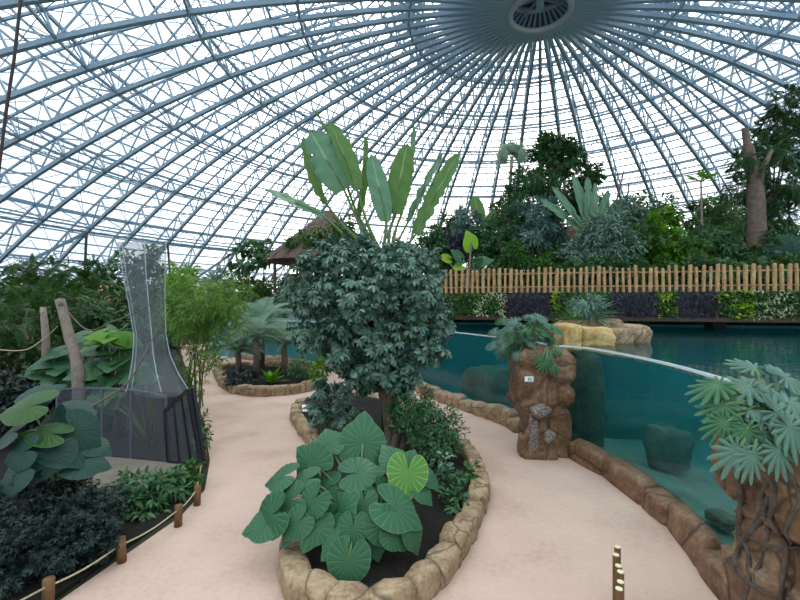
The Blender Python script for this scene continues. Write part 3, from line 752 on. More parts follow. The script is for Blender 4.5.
mb = rock_mesh((7.2,12.5,-.2), (2.0,.8,.5), 23, .3, 4, .4); whole(mb, 'submerged_rock', M['tankrock'], 'broad low rock mound deep in the right pool', 'rock', True)
mb = rock_mesh((3.4,14.8,.4), (1.2,.8,.7), 27, .3, 4, .4); whole(mb, 'submerged_rock', M['tankrock'], 'dark rock mound under water in the left pool', 'rock', True)

# ================================================================ BEDS
bedA = [(-3.0,12.4),(-2.55,11.0),(-2.0,9.8),(-1.65,8.6),(-1.5,7.2),(-1.42,6.0),(-1.28,5.1),(-.95,4.55),(-.35,4.38),(.20,4.68),(.62,5.35),(.98,6.1),(1.30,7.0),(1.42,8.0),(1.30,9.2),(.85,10.6),(.2,12.4),(-.6,13.9),(-1.7,14.3),(-2.7,13.6)]
kerb('bed_kerb', 'tan stone kerb around the central tree bed', bedA, .30, .27, 'kerb', True, .42, seed=2)
struct(poly([tuple(p[:2]) for p in catmull([(x,y,0) for x,y in bedA],4,True)], 0, .12).build('floor_central_bed', M['soil']))
bedB = [(-8.5,20.2),(-7.3,17.6),(-6.4,16.0),(-5.4,15.0),(-4.4,14.9),(-3.4,15.6),(-3.2,17.2),(-4.4,19.6),(-6.3,21.0),(-7.9,21.2)]
kerb('bed_kerb', 'tan stone kerb around the small palm bed up the path', bedB, .36, .34, 'kerb', True, .5, seed=4)
struct(poly([tuple(p[:2]) for p in catmull([(x,y,0) for x,y in bedB],4,True)], 0, .14).build('floor_palm_bed', M['soil']))
bedC = [(-3.3,1.6),(-3.72,4.6),(-3.58,5.46),(-3.4,6.43),(-3.45,7.36),(-4.0,8.76),(-5.5,11.7),(-8.8,17.6),(-14,17.6),(-16,1.6)]
struct(poly(bedC, 0, .05).build('floor_left_bed', M['soil']))
# bricks set into the path beside the left pool kerb
for i in range(9):
    q = i/8; x, y = 448+q*72, 397+q*26; p = onz(x-6, y+6, 0); p.z = .006
    mb = MB().box((0,0,0), (.20,.10,.012), -.9); o = mb.build('paving_brick', M['brick']); o.location = p
    tag(o, 'red brick set flush in the pink path along the left pool kerb', 'brick', 'red bricks set in the path')

# ================================================================ CENTRAL TREE
TB = Vector((-.05, 9.1, .1))
t = thing('umbrella_tree', 'broad drooping umbrella tree with braided trunk in the central bed', 'tree', TB)
blobs = [pblob(365,280,9.2,54,46,1.2), pblob(318,290,9.0,38,38,.8), pblob(416,280,9.0,34,34,.8), pblob(312,332,9.0,26,22,.5), pblob(405,290,9.0,36,34,.9), pblob(372,325,8.8,48,34,.9), pblob(420,330,8.9,26,34,.6), pblob(350,256,9.4,42,22,.8),
         pblob(345,352,8.9,24,24,.6), pblob(400,262,9.5,34,20,.7), pblob(380,365,8.7,40,28,.6), pblob(404,380,8.7,18,24,.35), pblob(434,352,8.8,18,13,.3), pblob(440,318,8.9,14,26,.4), pblob(360,385,8.9,22,14,.4)]
mesh_leaves('foliage', T['palm8'], blob_leaves(blobs, .155, .66, WA['palm8'], .42, .5, None, .4, 1), L_['scheff'], t)
mb = MB()
for k in range(6):
    pts = []
    for i in range(15):
        q = i/14; a = k*math.pi/3+q*4.2; r = .13*(1-.3*q)+.05*(1-q)**4; pts.append((TB.x+.0-.50*q+.05*math.sin(q*5)+r*math.cos(a), TB.y+r*math.sin(a), TB.z-.05+q*2.5))
    mb.tube(pts, [.10*(1-.35*i/14) for i in range(15)], 8)
part(mb, 'trunk', M['bark'], t, True)
mb = MB()
for c, r in blobs:
    c = Vector(c); s = TB+Vector((-.3,0,1.7)); mb.tube([s, (s+c)/2+Vector((0,0,.2)), c], [.06,.045,.02], 6)
part(mb, 'branch', M['bark'], t, True)
bush('evergreen_shrub', 'dense dark green shrub at the right foot of the central tree', 'shrub', (.62,8.7,.12), [pblob(428,425,8.5,36,26,.55), pblob(412,405,8.7,24,22,.4), pblob(440,443,8.2,24,16,.4)], 'simple', .085, 'scheff2', 1.0)
bush('leafy_shrub', 'low glossy shrub at the left foot of the central tree', 'shrub', (-1.6,9.9,.12), [pblob(326,396,9.9,20,20,.5), pblob(345,414,9.3,20,14,.4), pblob(318,415,9.4,12,12,.3)], 'palm8', .11, 'scheff', .6)
bush('climbing_plant', 'yellowish green upright twigs growing beside the white plate', 'plant', (-2.3,11.6,.12), [pblob(319,372,11.3,8,20,.25)], 'diamond', .12, 'bright', .8)

# strelitzia with big paddle leaves
ST = Vector((-.3, 10.3, .1))
t = thing('bird_of_paradise_tree', 'giant paddle leaved plant rising above the central umbrella tree', 'plant', ST)
def paddle(tip, base, root_px, wid, mat, fold=.35, arch=.15, torn=0, face=(0,-1,.25), seed=0, tw=0, Yt=None, stem=True):
    Yb = base[2]; Bp = at(base[0], base[1], Yb); Tp = at(tip[0], tip[1], tip[2]); d = Tp-Bp; L = d.length
    tm = t_banana(1.28*wid/ (L*F/Yb), arch, fold, 18, torn, tw, seed)
    lf = mesh_leaves('leaf', tm, frames([tuple(Bp)], [tuple(d)], [face], [L]), L_[mat], t)
    if stem:
        R = at(root_px[0], root_px[1], 10.2); mb = MB(); mb.tube(catmull([R, (R*.5+Bp*.5)+(Bp-R).cross(Vector((0,1,0)))*.04, Bp, Bp+d*.5], 5), [.045]*6+[.03]*6+[.018]*4, 7)
        s = mb.build('leaf_stalk', M['stem'], lf, True)
paddle((308,128,10.0),(344,190,10.2),(384,262),27,'banana',.15,.08,.05,(-.3,-1,.3),1)
paddle((298,137,10.3),(326,203,10.5),(384,262),17,'banana_g',.5,.1,.1,(-.8,-.6,.3),2)
paddle((332,117,10.2),(357,190,10.0),(386,262),21,'banana_g',.6,.1,0,(.5,-.8,.3),3)
paddle((318,106,10.6),(341,168,10.6),(384,262),7,'banana_g',.9,.1,.3,(1,-.6,0),4)
paddle((266,187,9.8),(324,217,10.1),(384,262),17,'banana',.35,.05,0,(-.2,-.5,.9),5)
paddle((368,136,10.3),(358,216,10.3),(386,262),13,'banana_g',.8,.05,.1,(.9,-.5,.1),6)
paddle((372,153,10.0),(386,221,10.1),(386,262),17,'banana',.25,.06,0,(.2,-1,.2),7)
paddle((406,142,10.1),(394,214,10.3),(388,262),20,'banana_g',.3,.08,0,(-.2,-1,.2),8)
paddle((417,124,10.6),(404,206,10.6),(390,262),10,'banana',.6,.05,.35,(.8,-.6,.2),9)
paddle((457,150,10.2),(416,234,10.3),(392,262),19,'banana_g',.45,.05,.25,(-.5,-.8,.3),10)
paddle((442,150,10.8),(408,222,10.8),(392,262),10,'banana',.6,.05,.4,(-.5,-.8,.3),11)
mb = MB(); mb.tube([ST, ST+Vector((0,0,1.8)), at(386,262,10.2)], [.16,.14,.10], 10); part(mb, 'trunk', M['stem'], t, True)

# ================================================================ ELEPHANT EAR (foreground)
EB = Vector((-.52, 5.45, .12))
def elephant(name, label, base, leaves, mats, stalk=.016, cat='plant'):
    t = thing(name, label, cat, base); base = Vector(base)
    for i, lf in enumerate(leaves):
        px, py, Y, sz, ang = lf[:5]; mat = mats[lf[5]] if len(lf) > 5 else mats[0]; face = lf[6] if len(lf) > 6 else None
        c = at(px, py, Y); o_ = c-(base+Vector((0,0,.5)))
        n_ = Vector(face) if face else (Vector((o_.x*1.0, -.75, .55)))
        n_.normalize(); n_ = (n_ + Vector((random.uniform(-.3,.3), random.uniform(-.1,.2), random.uniform(-.25,.35)))).normalized(); a = math.radians(ang); d = Vector((math.cos(a), 0, math.sin(a))); d = (d - n_*d.dot(n_)); 
        d.normalize(); L = sz*Y/F*(.97 if mats[0] == 'aloc' else .82); j = c - d*L*.22
        o = mesh_leaves('leaf', T['heart'], frames([tuple(j)], [tuple(d)], [tuple(n_)], [L*.98]), L_[mat], t)
        mb = MB(); b = base+Vector((random.uniform(-.08,.08), random.uniform(-.06,.06), 0)); jb = j - n_*.012
        mid = b*.45+jb*.55+Vector((0,.05,.18)); mb.tube(catmull([b, mid, jb], 5), [stalk*1.5]*5+[stalk]*5+[stalk*.6], 7)
        s = mb.build('leaf_stalk', M['stem'], o, True)
    return t
LV = [(364,432,6.2,50,80,0,(.05,-1,.35)),(306,459,5.8,46,150,0,(-.2,-.9,.6)),(326,438,6.2,36,110,0,(-.1,-.7,.8)),(366,471,5.7,42,20,0,(.1,-.5,1)),(276,478,5.6,36,170,0,(-.5,-.5,.8)),
      (299,482,5.5,34,200,0,(-.1,-.6,.9)),(284,504,5.3,38,200,0,(-.4,-.8,.5)),(309,507,5.15,36,240,0,(-.1,-.8,.7)),(264,520,5.2,46,205,0,(-.25,-.8,.55)),(256,527,5.15,36,200,0,(-.3,-.7,.6)),(292,528,5.05,34,230,0,(-.1,-.8,.6)),(330,548,4.9,30,250,0,(0,-.8,.6)),(398,540,4.95,30,310,0,(.3,-.8,.5)),(311,534,5.0,38,250,0,(-.1,-.9,.5)),
      (345,506,5.2,42,55,0,(-.7,-.6,.6)),(352,536,4.95,34,275,0,(0,-1,.45)),(387,534,4.95,40,290,0,(.15,-.9,.6)),(404,513,5.1,52,325,0,(.45,-.7,.8)),(407,482,5.4,44,260,1,(.3,-.7,.7)),
      (347,572,4.65,46,262,0,(-.1,-.95,.25)),(416,541,5.05,32,285,0,(.6,-.7,.2)),(362,509,5.3,30,270,0),(409,463,5.7,36,60,0,(.5,-.7,.6)),(392,455,6.0,36,100,0,(.2,-.6,.8)),
      (328,522,5.2,26,230,0),(432,480,5.6,28,290,0,(.9,-.4,.5)),(426,496,5.4,24,300,0),(284,541,5.1,18,200,0),(368,484,5.6,30,330,0),(333,541,5.1,26,250,0),(376,550,5.05,24,280,0),
      (345,470,6.0,34,120,0),(385,500,5.5,34,300,0),(322,490,5.6,32,200,0),(300,520,5.3,24,200,0)]
elephant('elephant_ear', 'large elephant ear plant with scalloped leaves at front of central bed', EB, LV, ['aloc','aloc_light'])
LV2 = [(18,408,5.6,58,200,1,(.1,-.6,.9)),(45,392,6.0,44,60,0,(-.3,-.8,.5)),(40,432,5.6,46,200,1,(.1,-.5,1)),(80,410,6.2,40,10,0,(.2,-.6,.9)),(84,437,5.9,52,330,0,(.5,-.8,.5)),(70,455,5.7,50,340,0,(.3,-.5,.9)),
       (92,463,5.8,46,10,0,(.3,-.5,.9)),(48,462,5.5,48,250,0,(.2,-.8,.6)),(15,455,5.4,44,200,0),(8,480,5.3,50,220,0,(0,-.7,.6)),(100,448,6.0,34,350,0,(.3,-.4,1)),(55,420,5.9,44,100,0,(0,-.8,.4)),(5,435,5.6,44,180,0)]
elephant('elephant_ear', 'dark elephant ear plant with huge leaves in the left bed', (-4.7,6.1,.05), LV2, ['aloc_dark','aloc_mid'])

# small plants of the central bed
bush('low_shrub', 'small dark leafy plant on soil at right of the elephant ear', 'plant', (.95,6.7,.12), [pblob(447,478,6.9,16,16,.25), pblob(455,500,6.5,16,14,.25)], 'simple', .10, 'scheff2', .6)
bush('seedling_plant', 'tiny broad leaved plant inside the right kerb of central bed', 'plant', (1.12,7.5,.12), [pblob(470,470,7.2,12,10,.15)], 'broad', .13, 'mid', .5, sub=4)
bush('seedling_plant', 'small pale green plant between shrub and kerb in the central bed', 'plant', (.8,7.4,.12), [pblob(442,462,7.4,12,9,.15)], 'broad', .12, 'grey', .5, sub=4)
mb = MB().box((0,0,0), (.42,.3,.02)); o = mb.build('label_plate', M['white']); o.location = onz(310,408,.34); o.rotation_euler = (.35,0,.2); tag(o, 'small blank white plate leaning on the central bed kerb', 'sign')

# ================================================================ PALM BED (behind)
def gp(px, py, z=.14): return onz(px, py, z)
cyc = [((238,374),1.35,.45,'palm_grey','frond','blue green cycad at the left end of the small palm bed'),((256,376),1.4,.75,'palm_grey','frond','tall grey green cycad in the middle of the small palm bed'),
       ((284,374),1.4,.6,'palm_grey','frond','arching blue green palm at the right end of the small palm bed')]
for (px, py), ln, sh, mt, lf, lb in cyc:
    rosette('cycad', lb, 'palm', gp(px,py), 26, ln, lf, mt, (.15,1.35), sh*2, .13)
rosette('feather_palm', 'pale feathery palm arching behind the small palm bed', 'palm', gp(262,369,.1), 20, 1.9, 'frond', 'palm_grey', (.1,1.35), 2.0, .10)
bush('low_shrub', 'dark low foliage covering soil left in the palm bed', 'plant', gp(243,384), [pblob(240,377,15.8,18,8,.7)], 'simple', .16, 'dark', .7)
rosette('birds_nest_fern', 'bright green strap leaved fern in the small palm bed', 'plant', gp(272,384), 14, .75, 'simple', 'bright', (.5,1.35))
bush('low_shrub', 'small dark shrub at the right end of the palm bed', 'plant', gp(300,378), [pblob(299,366,16.2,12,12,.4)], 'simple', .14, 'scheff2', .7)
rosette('grass_tuft', 'thin grassy tuft in front of the pool window behind palm bed', 'plant', gp(303,380), 20, .9, 'blade', 'mid', (.7,1.4))

# ================================================================ BAMBOO BESIDE THE PATH
BB = gp(197,408,0)
t = thing('bamboo_clump', 'bright green bamboo clump beside the path next to the net', 'bamboo', BB)
bl = [pblob(200,300,12.6,34,24,1.1), pblob(183,318,12.9,20,26,.7), pblob(228,300,12.4,22,22,.8), pblob(205,345,12.6,22,26,.6), pblob(196,375,12.8,14,24,.4), pblob(215,322,12.5,26,22,.7)]
Ms = np.concatenate([blob_leaves(bl[:3]+bl[5:], .36, 1.0, WA['bamboo'], .5, .35, None, .6, 1), blob_leaves(bl[3:5], .32, .55, WA['bamboo'], .5, .35, None, .6, 1)])
mesh_leaves('foliage', T['bamboo'], Ms, leafmat('bamboo_leaf', (.07,.15,.035), (.16,.27,.07), .45, .3), t)
for k in range(8):
    a = BB+Vector((random.uniform(-.35,.35), random.uniform(-.3,.3), 0)); e = at(random.uniform(175,235), random.uniform(285,310), 12.6)
    mb = MB(); mb.tube(catmull([a, a*.6+e*.4+Vector(((a.x-e.x)*.15,0,.3)), e], 5), [.022]*5+[.016]*5+[.008], 6); part(mb, 'cane', M['stem'], t, True)

# ================================================================ LEFT BED: NET, MESH FENCE, PLANTS
pl = [onz(x, y, .1) for x, y in ((57,447),(104,456),(166,462),(200,466),(168,480),(120,492),(88,486))]
plat = whole(poly([(p.x,p.y) for p in pl], .02, .1), 'concrete_platform', M['platform'], 'flat grey tan concrete pad inside the low mesh enclosure', 'platform')
t = thing('mesh_enclosure', 'low enclosure of dark wire mesh panels round the concrete pad', 'fence', onz(102,455,.1))
ps = [onz(x, y, .1) for x, y in ((57,446),(102,455),(131,458),(166,461))]; tops = [(57,389),(102,388),(131,390),(166,396)]
tp = [at(x, y, p.y) for (x, y), p in zip(tops, ps)]
for a, b in zip(ps, tp): part(MB().beam(a, b, .035, .035), 'post', M['rail_grey'], t)
for i in range(3):
    part(MB().beam(tp[i], tp[i+1], .04, .04), 'rail', M['rail_grey'], t)
    part(MB().add([ps[i], ps[i+1], tp[i+1], tp[i]], [(0,1,2,3)]), 'mesh_panel', M['darkmesh'], t)
fp = onz(88,487,.1)
# top net between enclosure rail and the hanging net
t = thing('mesh_gate', 'small black framed mesh gate with sloping top beside the path', 'gate', onz(184,463,.1))
q = [at(168,461,7.85), at(201,464,7.6), at(188,390,7.75), at(165,411,7.9)]
for i in range(4): part(MB().beam(q[i], q[(i+1)%4], .055, .05), 'frame_bar', M['black'], t)
for f_ in (.36, .7):
    part(MB().beam(q[0].lerp(q[1], f_), q[3].lerp(q[2], f_), .03, .03), 'frame_bar', M['black'], t)
part(MB().add([x+Vector((0,.012,0)) for x in q], [(0,1,2,3)]), 'mesh_panel', M['gatemesh'], t)
part(MB().beam(q[1]+Vector((.0,.12,0)), at(193,388,7.9), .06, .06), 'hinge_post', M['black'], t)
t = thing('hanging_net', 'tall grey aviary net hanging like a curtain and flaring beside path', 'net', onz(150,440,.1))
mb = MB(); rows = []
lv = [(-20,118,166,9.6),(245,119,165,9.6),(275,123,165,9.5),(305,129,165,9.4),(335,134,166,9.2),(355,133,170,9.0),(375,130,179,8.7),(392,126,190,8.3)]
lv = [(242,118,166,9.6)]+lv[2:]
m = 16
for y, xa, xb, Y in lv:
    for k in range(m+1):
        q_ = k/m; x = xa+(xb-xa)*q_; mb.v.append(tuple(at(x, y+ (6*math.sin(q_*math.pi) if y > 380 else 0), Y + .35*math.sin(q_*9)*.6 + .5*abs(q_-.5))))
for j in range(len(lv)-1):
    for k in range(m): a = j*(m+1)+k; mb.f.append((a, a+1, a+m+2, a+m+1))
part(mb, 'net_sheet', M['net'], t, True)
mb2 = MB()
for y, xa, xb, Y in lv:
    for k in range(m+1):
        q_ = k/m; mb2.v.append(tuple(at(xa+(xb-xa)*(q_*.9), y, Y+.55+.3*math.cos(q_*8))))
for j in range(len(lv)-1):
    for k in range(m): a = j*(m+1)+k; mb2.f.append((a, a+1, a+m+2, a+m+1))
part(mb2, 'net_sheet', M['net'], t, True)
for q_ in (0, .08, .55, 1):
    pts = [at(xa+(xb-xa)*q_, y, Y+.33*math.sin(q_*9)*.6+.5*abs(q_-.5)-.02) for y, xa, xb, Y in lv]
    part(MB().tube(pts, .012, 5), 'net_seam', M['net_seam'], t, True)
# hanger of the net up to the dome
p_ = at(143,242,9.7); whole(MB().tube([p_, Vector((p_.x-.6, p_.y+.5, 11.5)), Vector((p_.x-1.2, p_.y+1, 17))], .004, 4), 'suspension_cable', M['steel'], 'thin cable holding the grey hanging net up to the dome', 'cable', True)
# dead trunks
t = thing('dead_trunk', 'leaning bare grey dead trunk between the left bed plants', 'trunk', at(80,392,9.5)-Vector((0,0,1.2)))
b0 = at(80,390,9.5); b0.z = .05
part(MB().tube(catmull([b0, at(78,372,9.5), at(69,335,9.6), at(60,300,9.7)], 4), [.13]*5+[.11]*4+[.10]*4, 9), 'trunk', M['bark_pale'], t, True)
part(MB().tube([at(62,306,9.65), at(57,299,9.6)], [.07,.05], 7), 'stub', M['bark_pale'], t, True)
b0 = at(44,372,10.2); b0.z = .05
whole(MB().tube([b0, at(46,340,10.2), at(43,307,10.2)], [.09,.08,.06], 8), 'dead_trunk', M['bark_pale'], 'thin upright dead trunk left of the leaning grey trunk', 'trunk', True)
def twig(label, pts, r, mat='bark', name='dry_branch', cat='branch'):
    return whole(MB().tube(catmull([at(*p) for p in pts], 6), np.linspace(r, r*.5, (len(pts)-1)*6+1), 6), name, M[mat], label, cat, True)
twig('long thin bare branch rising above the mesh enclosure', [(66,418,7.6),(100,402,7.8),(128,382,8.0),(148,348,8.2),(161,322,8.3)], .022)
twig('thin bent bare branch crossing in front of the hanging net', [(68,312,9.3),(88,330,9.2),(112,322,9.1),(132,314,9.1),(149,304,9.1)], .018)
twig('slack pale rope sagging between the dead trunks', [(0,350,9.0),(25,350,9.2),(42,340,9.5),(58,326,9.6)], .014, 'rope', 'hanging_rope', 'rope')
twig('dark slack rope running left from the thin dead trunk', [(0,300,9.6),(20,318,9.8),(36,316,10.0),(44,312,10.1)], .012, 'stem_dark', 'hanging_rope', 'rope')
whole(MB().tube([at(140,-1100,3.2), at(22,-12,3.2), at(14,60,3.2), at(6,112,3.25), at(0,160,3.3), at(-4,195,3.3), at(-14,300,3.3), Vector((-3.7,3.3,0))], .011, 6), 'suspension_cable', plain('dark_cable', (.03,.018,.018), .6), 'thick dark cable hanging at the upper left edge', 'cable', True)

# rope fence beside path
t = thing('rope_fence', 'low rope fence on short round wooden posts along the left path edge', 'fence', onz(122,562,0))
pp = [(48,607),(122,562),(178,526),(197,505),(204,466)]; prev = None; tops = []
for i, (x, y) in enumerate(pp):
    b = onz(x, y, 0); hgt = .30
    part(MB().tube([b, b+Vector((random.uniform(-.02,.02),0,hgt))], .055, 10), 'post', M['post'], t, True); tops.append(b+Vector((0,-.06,hgt*.78)))
for i in range(len(tops)-1):
    a, b = tops[i], tops[i+1]; L = (b-a).length; pts = [a.lerp(b, k/10)-Vector((0,0,.10*L*.6*math.sin(math.pi*k/10)*.8)) for k in range(11)]
    part(MB().tube(pts, .011, 6), 'rope', M['rope'], t, True)
a = tops[0]; part(MB().tube([a, a+Vector((-.35,-.5,-.08)), a+Vector((-.5,-1.1,0))], .011, 6), 'rope', M['rope'], t, True)

# left bed plants
def B(px, py, z=.05): return onz(px, py, z)
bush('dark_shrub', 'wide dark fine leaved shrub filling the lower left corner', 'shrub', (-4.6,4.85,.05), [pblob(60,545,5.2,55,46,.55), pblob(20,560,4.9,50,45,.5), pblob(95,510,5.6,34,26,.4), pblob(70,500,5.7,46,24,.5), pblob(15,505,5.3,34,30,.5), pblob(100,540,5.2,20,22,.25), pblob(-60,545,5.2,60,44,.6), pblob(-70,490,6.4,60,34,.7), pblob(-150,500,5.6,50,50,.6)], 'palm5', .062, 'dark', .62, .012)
bush('ground_cover', 'green leafy ground cover between the dark shrub and rope fence', 'plant', B(150,520), [pblob(140,490,6.8,30,22,.5), pblob(170,485,7.0,24,20,.4), pblob(118,505,6.4,22,22,.4), pblob(150,512,6.5,22,14,.3)], 'simple', .13, 'scheff2', .8, .012)
bush('ground_cover', 'brighter green leafy shrub at the bend of the rope fence', 'plant', B(192,492), [pblob(187,476,7.4,18,16,.35), pblob(172,498,7.0,20,10,.3)], 'palm5', .11, 'mid', .7, .01)
bush('bedding_plant', 'green plants hanging over the path edge behind the mesh gate', 'plant', B(201,448), [pblob(201,425,9.4,6,14,.3), pblob(204,440,9.0,5,9,.25)], 'simple', .13, 'mid', .7, .01)
def bigleaf(label, base, blobs, mat, size=.5, n=26, cat='plant', name='broad_leaf_plant', leaf='heart_s'):
    t = thing(name, label, cat, base); P = []; D = []; U = []
    for i in range(n):
        c, r = blobs[i % len(blobs)]; v = Vector((random.gauss(0,1), random.gauss(-.4,.8), random.gauss(.25,.8))).normalized()
        p = Vector(c)+Vector((v.x*r[0], v.y*r[1], v.z*r[2]))*random.uniform(.7,1); P.append(tuple(p)); D.append((v.x+random.uniform(-.3,.3), v.y, -.35+random.uniform(-.3,.4))); U.append((v.x*.5, -.55+v.y*.3, .8))
    mesh_leaves('foliage', T[leaf], frames(P, D, U, np.array([size*random.uniform(.7,1.2) for _ in P])), L_[mat], t)
    mb = MB()
    for p in P: p = Vector(p); mb.tube([Vector(base)+Vector((random.uniform(-.1,.1),0,0)), (Vector(base)+p)/2+Vector((0,0,.15)), p], [.02,.015,.01], 5)
    part(mb, 'leaf_stalks', M['stem'], t, True); return t
LLs = dict(leafplant=leafmat('fiddle_leaf', (.02,.065,.03), (.06,.14,.06), .35, .15, ('radial', (.08,.15,.06), 1)))
L_.update(LLs)
bigleaf('broad glossy leaved plant behind the mesh enclosure', (-7.2,10.6,.05), [pblob(98,352,10.6,32,24,.8), pblob(120,370,10.2,30,16,.6), pblob(70,370,10.4,24,18,.6)], 'leafplant', .62, 46)
bigleaf('bright young broad leaves beside the hanging net', (-6.6,10.2,.05), [pblob(112,340,10.0,14,10,.3)], 'bright', .5, 10)
bigleaf('grey green leaves lying on the enclosure rail', (-5.4,9.4,.05), [pblob(140,380,9.2,16,8,.3), pblob(90,395,9.4,40,8,.4)], 'leafplant', .5, 14)
bush('feathery_shrub', 'dark feathery tall shrub at the left edge of the photo', 'shrub', (-11.3,12.0,0), [pblob(20,330,12,40,42,1.4), pblob(5,380,11,30,40,1.2), pblob(60,310,13.5,36,26,1.0), pblob(-60,340,11,40,50,1.3), pblob(-120,400,9,40,44,1.0)], 'fern', .5, 'moss', .8, .06, 'bark', clump=.45)
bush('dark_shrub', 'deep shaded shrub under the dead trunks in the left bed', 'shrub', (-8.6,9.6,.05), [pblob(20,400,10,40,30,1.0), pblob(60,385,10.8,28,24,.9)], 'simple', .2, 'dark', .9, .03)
bush('dark_shrub', 'dark leafy hedge behind the hanging net', 'shrub', (-9.6,15,.05), [pblob(105,320,15,34,26,1.2), pblob(145,340,14,24,32,1.0), pblob(140,305,15.5,26,22,1.0)], 'simple', .26, 'darktree', .9, .04)
bush('leafy_shrub', 'yellow green shrub left of the path behind the bamboo', 'shrub', gp(178,352,0), [pblob(180,290,22,22,26,1.6), pblob(172,325,21,16,24,1.2)], 'simple', .32, 'bright', .9, .05)
# background trees on the left
bgL = [
 ('broadleaf_tree','spreading flat topped tree in the far left corner','tree',(45,272,19,40,10),(60,284,19,48,12),'fern',.6,'moss'),
 ('broadleaf_tree','round small tree rising left of the hanging net','tree',(98,270,21,18,13),(104,285,21,22,12),'simple',.34,'darktree'),
 ('leafy_shrub','dark round bush right behind the hanging net top','tree',(140,262,23,26,16),(140,285,23,26,16),'simple',.36,'darktree'),
 ('broadleaf_tree','feathery bright tree just right of the hanging net','tree',(180,272,27,18,10),(178,292,27,22,14),'fern',.8,'bright'),
 ('broadleaf_tree','dense bush under the far left tree','shrub',(20,300,17,34,22),(70,305,17,34,18),'fern',.5,'moss'),
 ('leafy_shrub','low hedge at the end of the path far left','shrub',(160,320,30,26,14),(120,318,30,26,12),'simple',.4,'darktree'),
 ('broadleaf_tree','tree with large leaves beside the thatched hut','tree',(248,258,28.2,20,16),(262,250,28.5,14,10),'broad',.55,'scheff2'),
 ('leafy_shrub','dense shrub at foot of the large leaved tree','shrub',(240,285,28.4,26,16),(268,290,28.6,20,14),'simple',.4,'mid'),
 ('leafy_shrub','grey green shrub below the thatched hut','shrub',(300,290,25.6,24,18),(285,306,26.2,18,12),'simple',.35,'grey'),
 ('broadleaf_tree','wispy grey green tree left of the hut','tree',(222,300,31,18,14),(215,280,31,14,10),'narrow',.5,'bluegrey'),
]
for nm, lb, ct, b1, b2, lf, sz, mt in bgL:
    px, py, Y = b1[0], b1[1], b1[2]; bs = at(px, py, Y); bs.z = 0 if Y < 23 else 0
    bush(nm, lb, ct, bs, [pblob(*b1), pblob(*b2)], lf, sz, mt, .9, .08, 'bark', trunk='trunk')
for i, (px, Y, ry) in enumerate([(205,40,10),(150,42,9),(90,38,10),(30,36,11),(260,38,10),(310,40,10),(0,28,14),(350,38,12),(400,40,12)]):
    bs = at(px, 300, Y); bs.z = 0
    bush('distant_shrub', ['distant shrub beyond the end of the path','distant shrub behind the hanging net','distant shrub between the dead trunks and the dome edge','distant shrub at the far left edge','distant shrub behind the small palm bed','distant shrub just left of the thatched hut','nearer tall shrub cut by the left photo edge','distant shrub behind the thatched hut','distant shrub hidden behind the central tree'][i], 'shrub', bs, [pblob(px, 300-ry*.3, Y, 34, ry, 2), pblob(px+20, 304, Y-1, 26, ry*.8, 2)], 'simple', .55, ['mid','darktree','moss'][i%3], .8, .08, 'bark')
# sandy bank
mb = rock_mesh(at(105,297,26), (1.9,1.2,.7), 31, .3); whole(mb, 'rock_bank', M['yellow_rock'], 'low sandy rock bank far behind the left bed', 'rock', True)
mb = rock_mesh(at(165,330,31)*1.0, (2.2,1.2,.9), 33, .3); whole(mb, 'rock_bank', M['kerb'], 'low tan rocks at the far end of the path', 'rock', True)

# ================================================================ HUTS
def hut(label, apex, Ya, reave, yeave, base_z, posts=6):
    A = at(apex[0], apex[1], Ya); ez = upz(yeave, Ya); t = thing('thatched_hut', label, 'hut', (A.x, A.y, base_z)); mb = MB(); n = 40; rows = 12
    for j in range(rows+1):
        q = j/rows; r = .08+(reave-.08)*q**.9
        for k in range(n):
            a = 2*math.pi*k/n; rr = r*(1+.03*math.sin(k*5.1+j)); mb.v.append((A.x+rr*math.cos(a), A.y+rr*math.sin(a), A.z+(ez-A.z)*q + (.06 if j % 2 else -.04)*(.6+q)))
    for j in range(rows):
        for k in range(n): mb.f.append((j*n+k, (j+1)*n+k, (j+1)*n+(k+1)%n, j*n+(k+1)%n))
    part(mb, 'roof', M['thatch'], t)
    for k in range(24):
        a = 2*math.pi*k/24; part(MB().tube([(A.x+.1*math.cos(a),A.y+.1*math.sin(a),A.z+.06), (A.x+reave*1.04*math.cos(a),A.y+reave*1.04*math.sin(a),ez+.02)], .045, 5), 'roof_pole', M['bark'], t)
    for k in range(posts):
        a = 2*math.pi*(k+.25)/posts; x, y = A.x+reave*.86*math.cos(a), A.y+reave*.86*math.sin(a); part(MB().tube([(x,y,base_z),(x,y,ez+.3)], .10, 8), 'post', M['bark'], t)
    return t
hut('conical brown hut roof left behind the central umbrella tree', (328,212), 27.5, 3.8, 262, 0)
a_ = at(300,285,28.5); mb = MB().box((a_.x,a_.y,a_.z), (1.6,.2,1.5)); whole(mb, 'plank_screen', M['picket'], 'orange brown plank screen under the left hut roof', 'screen')
bush('climbing_plant', 'green climber growing over the right side of the left hut roof', 'plant', (at(330,262,25).x, 25, 0), [pblob(304,242,25,22,12,.8), pblob(325,238,24.6,18,14,.8), pblob(318,250,24.8,16,14,.8), pblob(345,228,25.2,12,12,.6)], 'simple', .30, 'mid', 1.0, .05)
hut('brown thatched hut half hidden behind the banana plant on terrace', (582,222), 29, 3.0, 243, TZ)

# ================================================================ TERRACE PLANTING
def bt(px, Y): p = at(px, 270, Y); p.z = TZ; return p
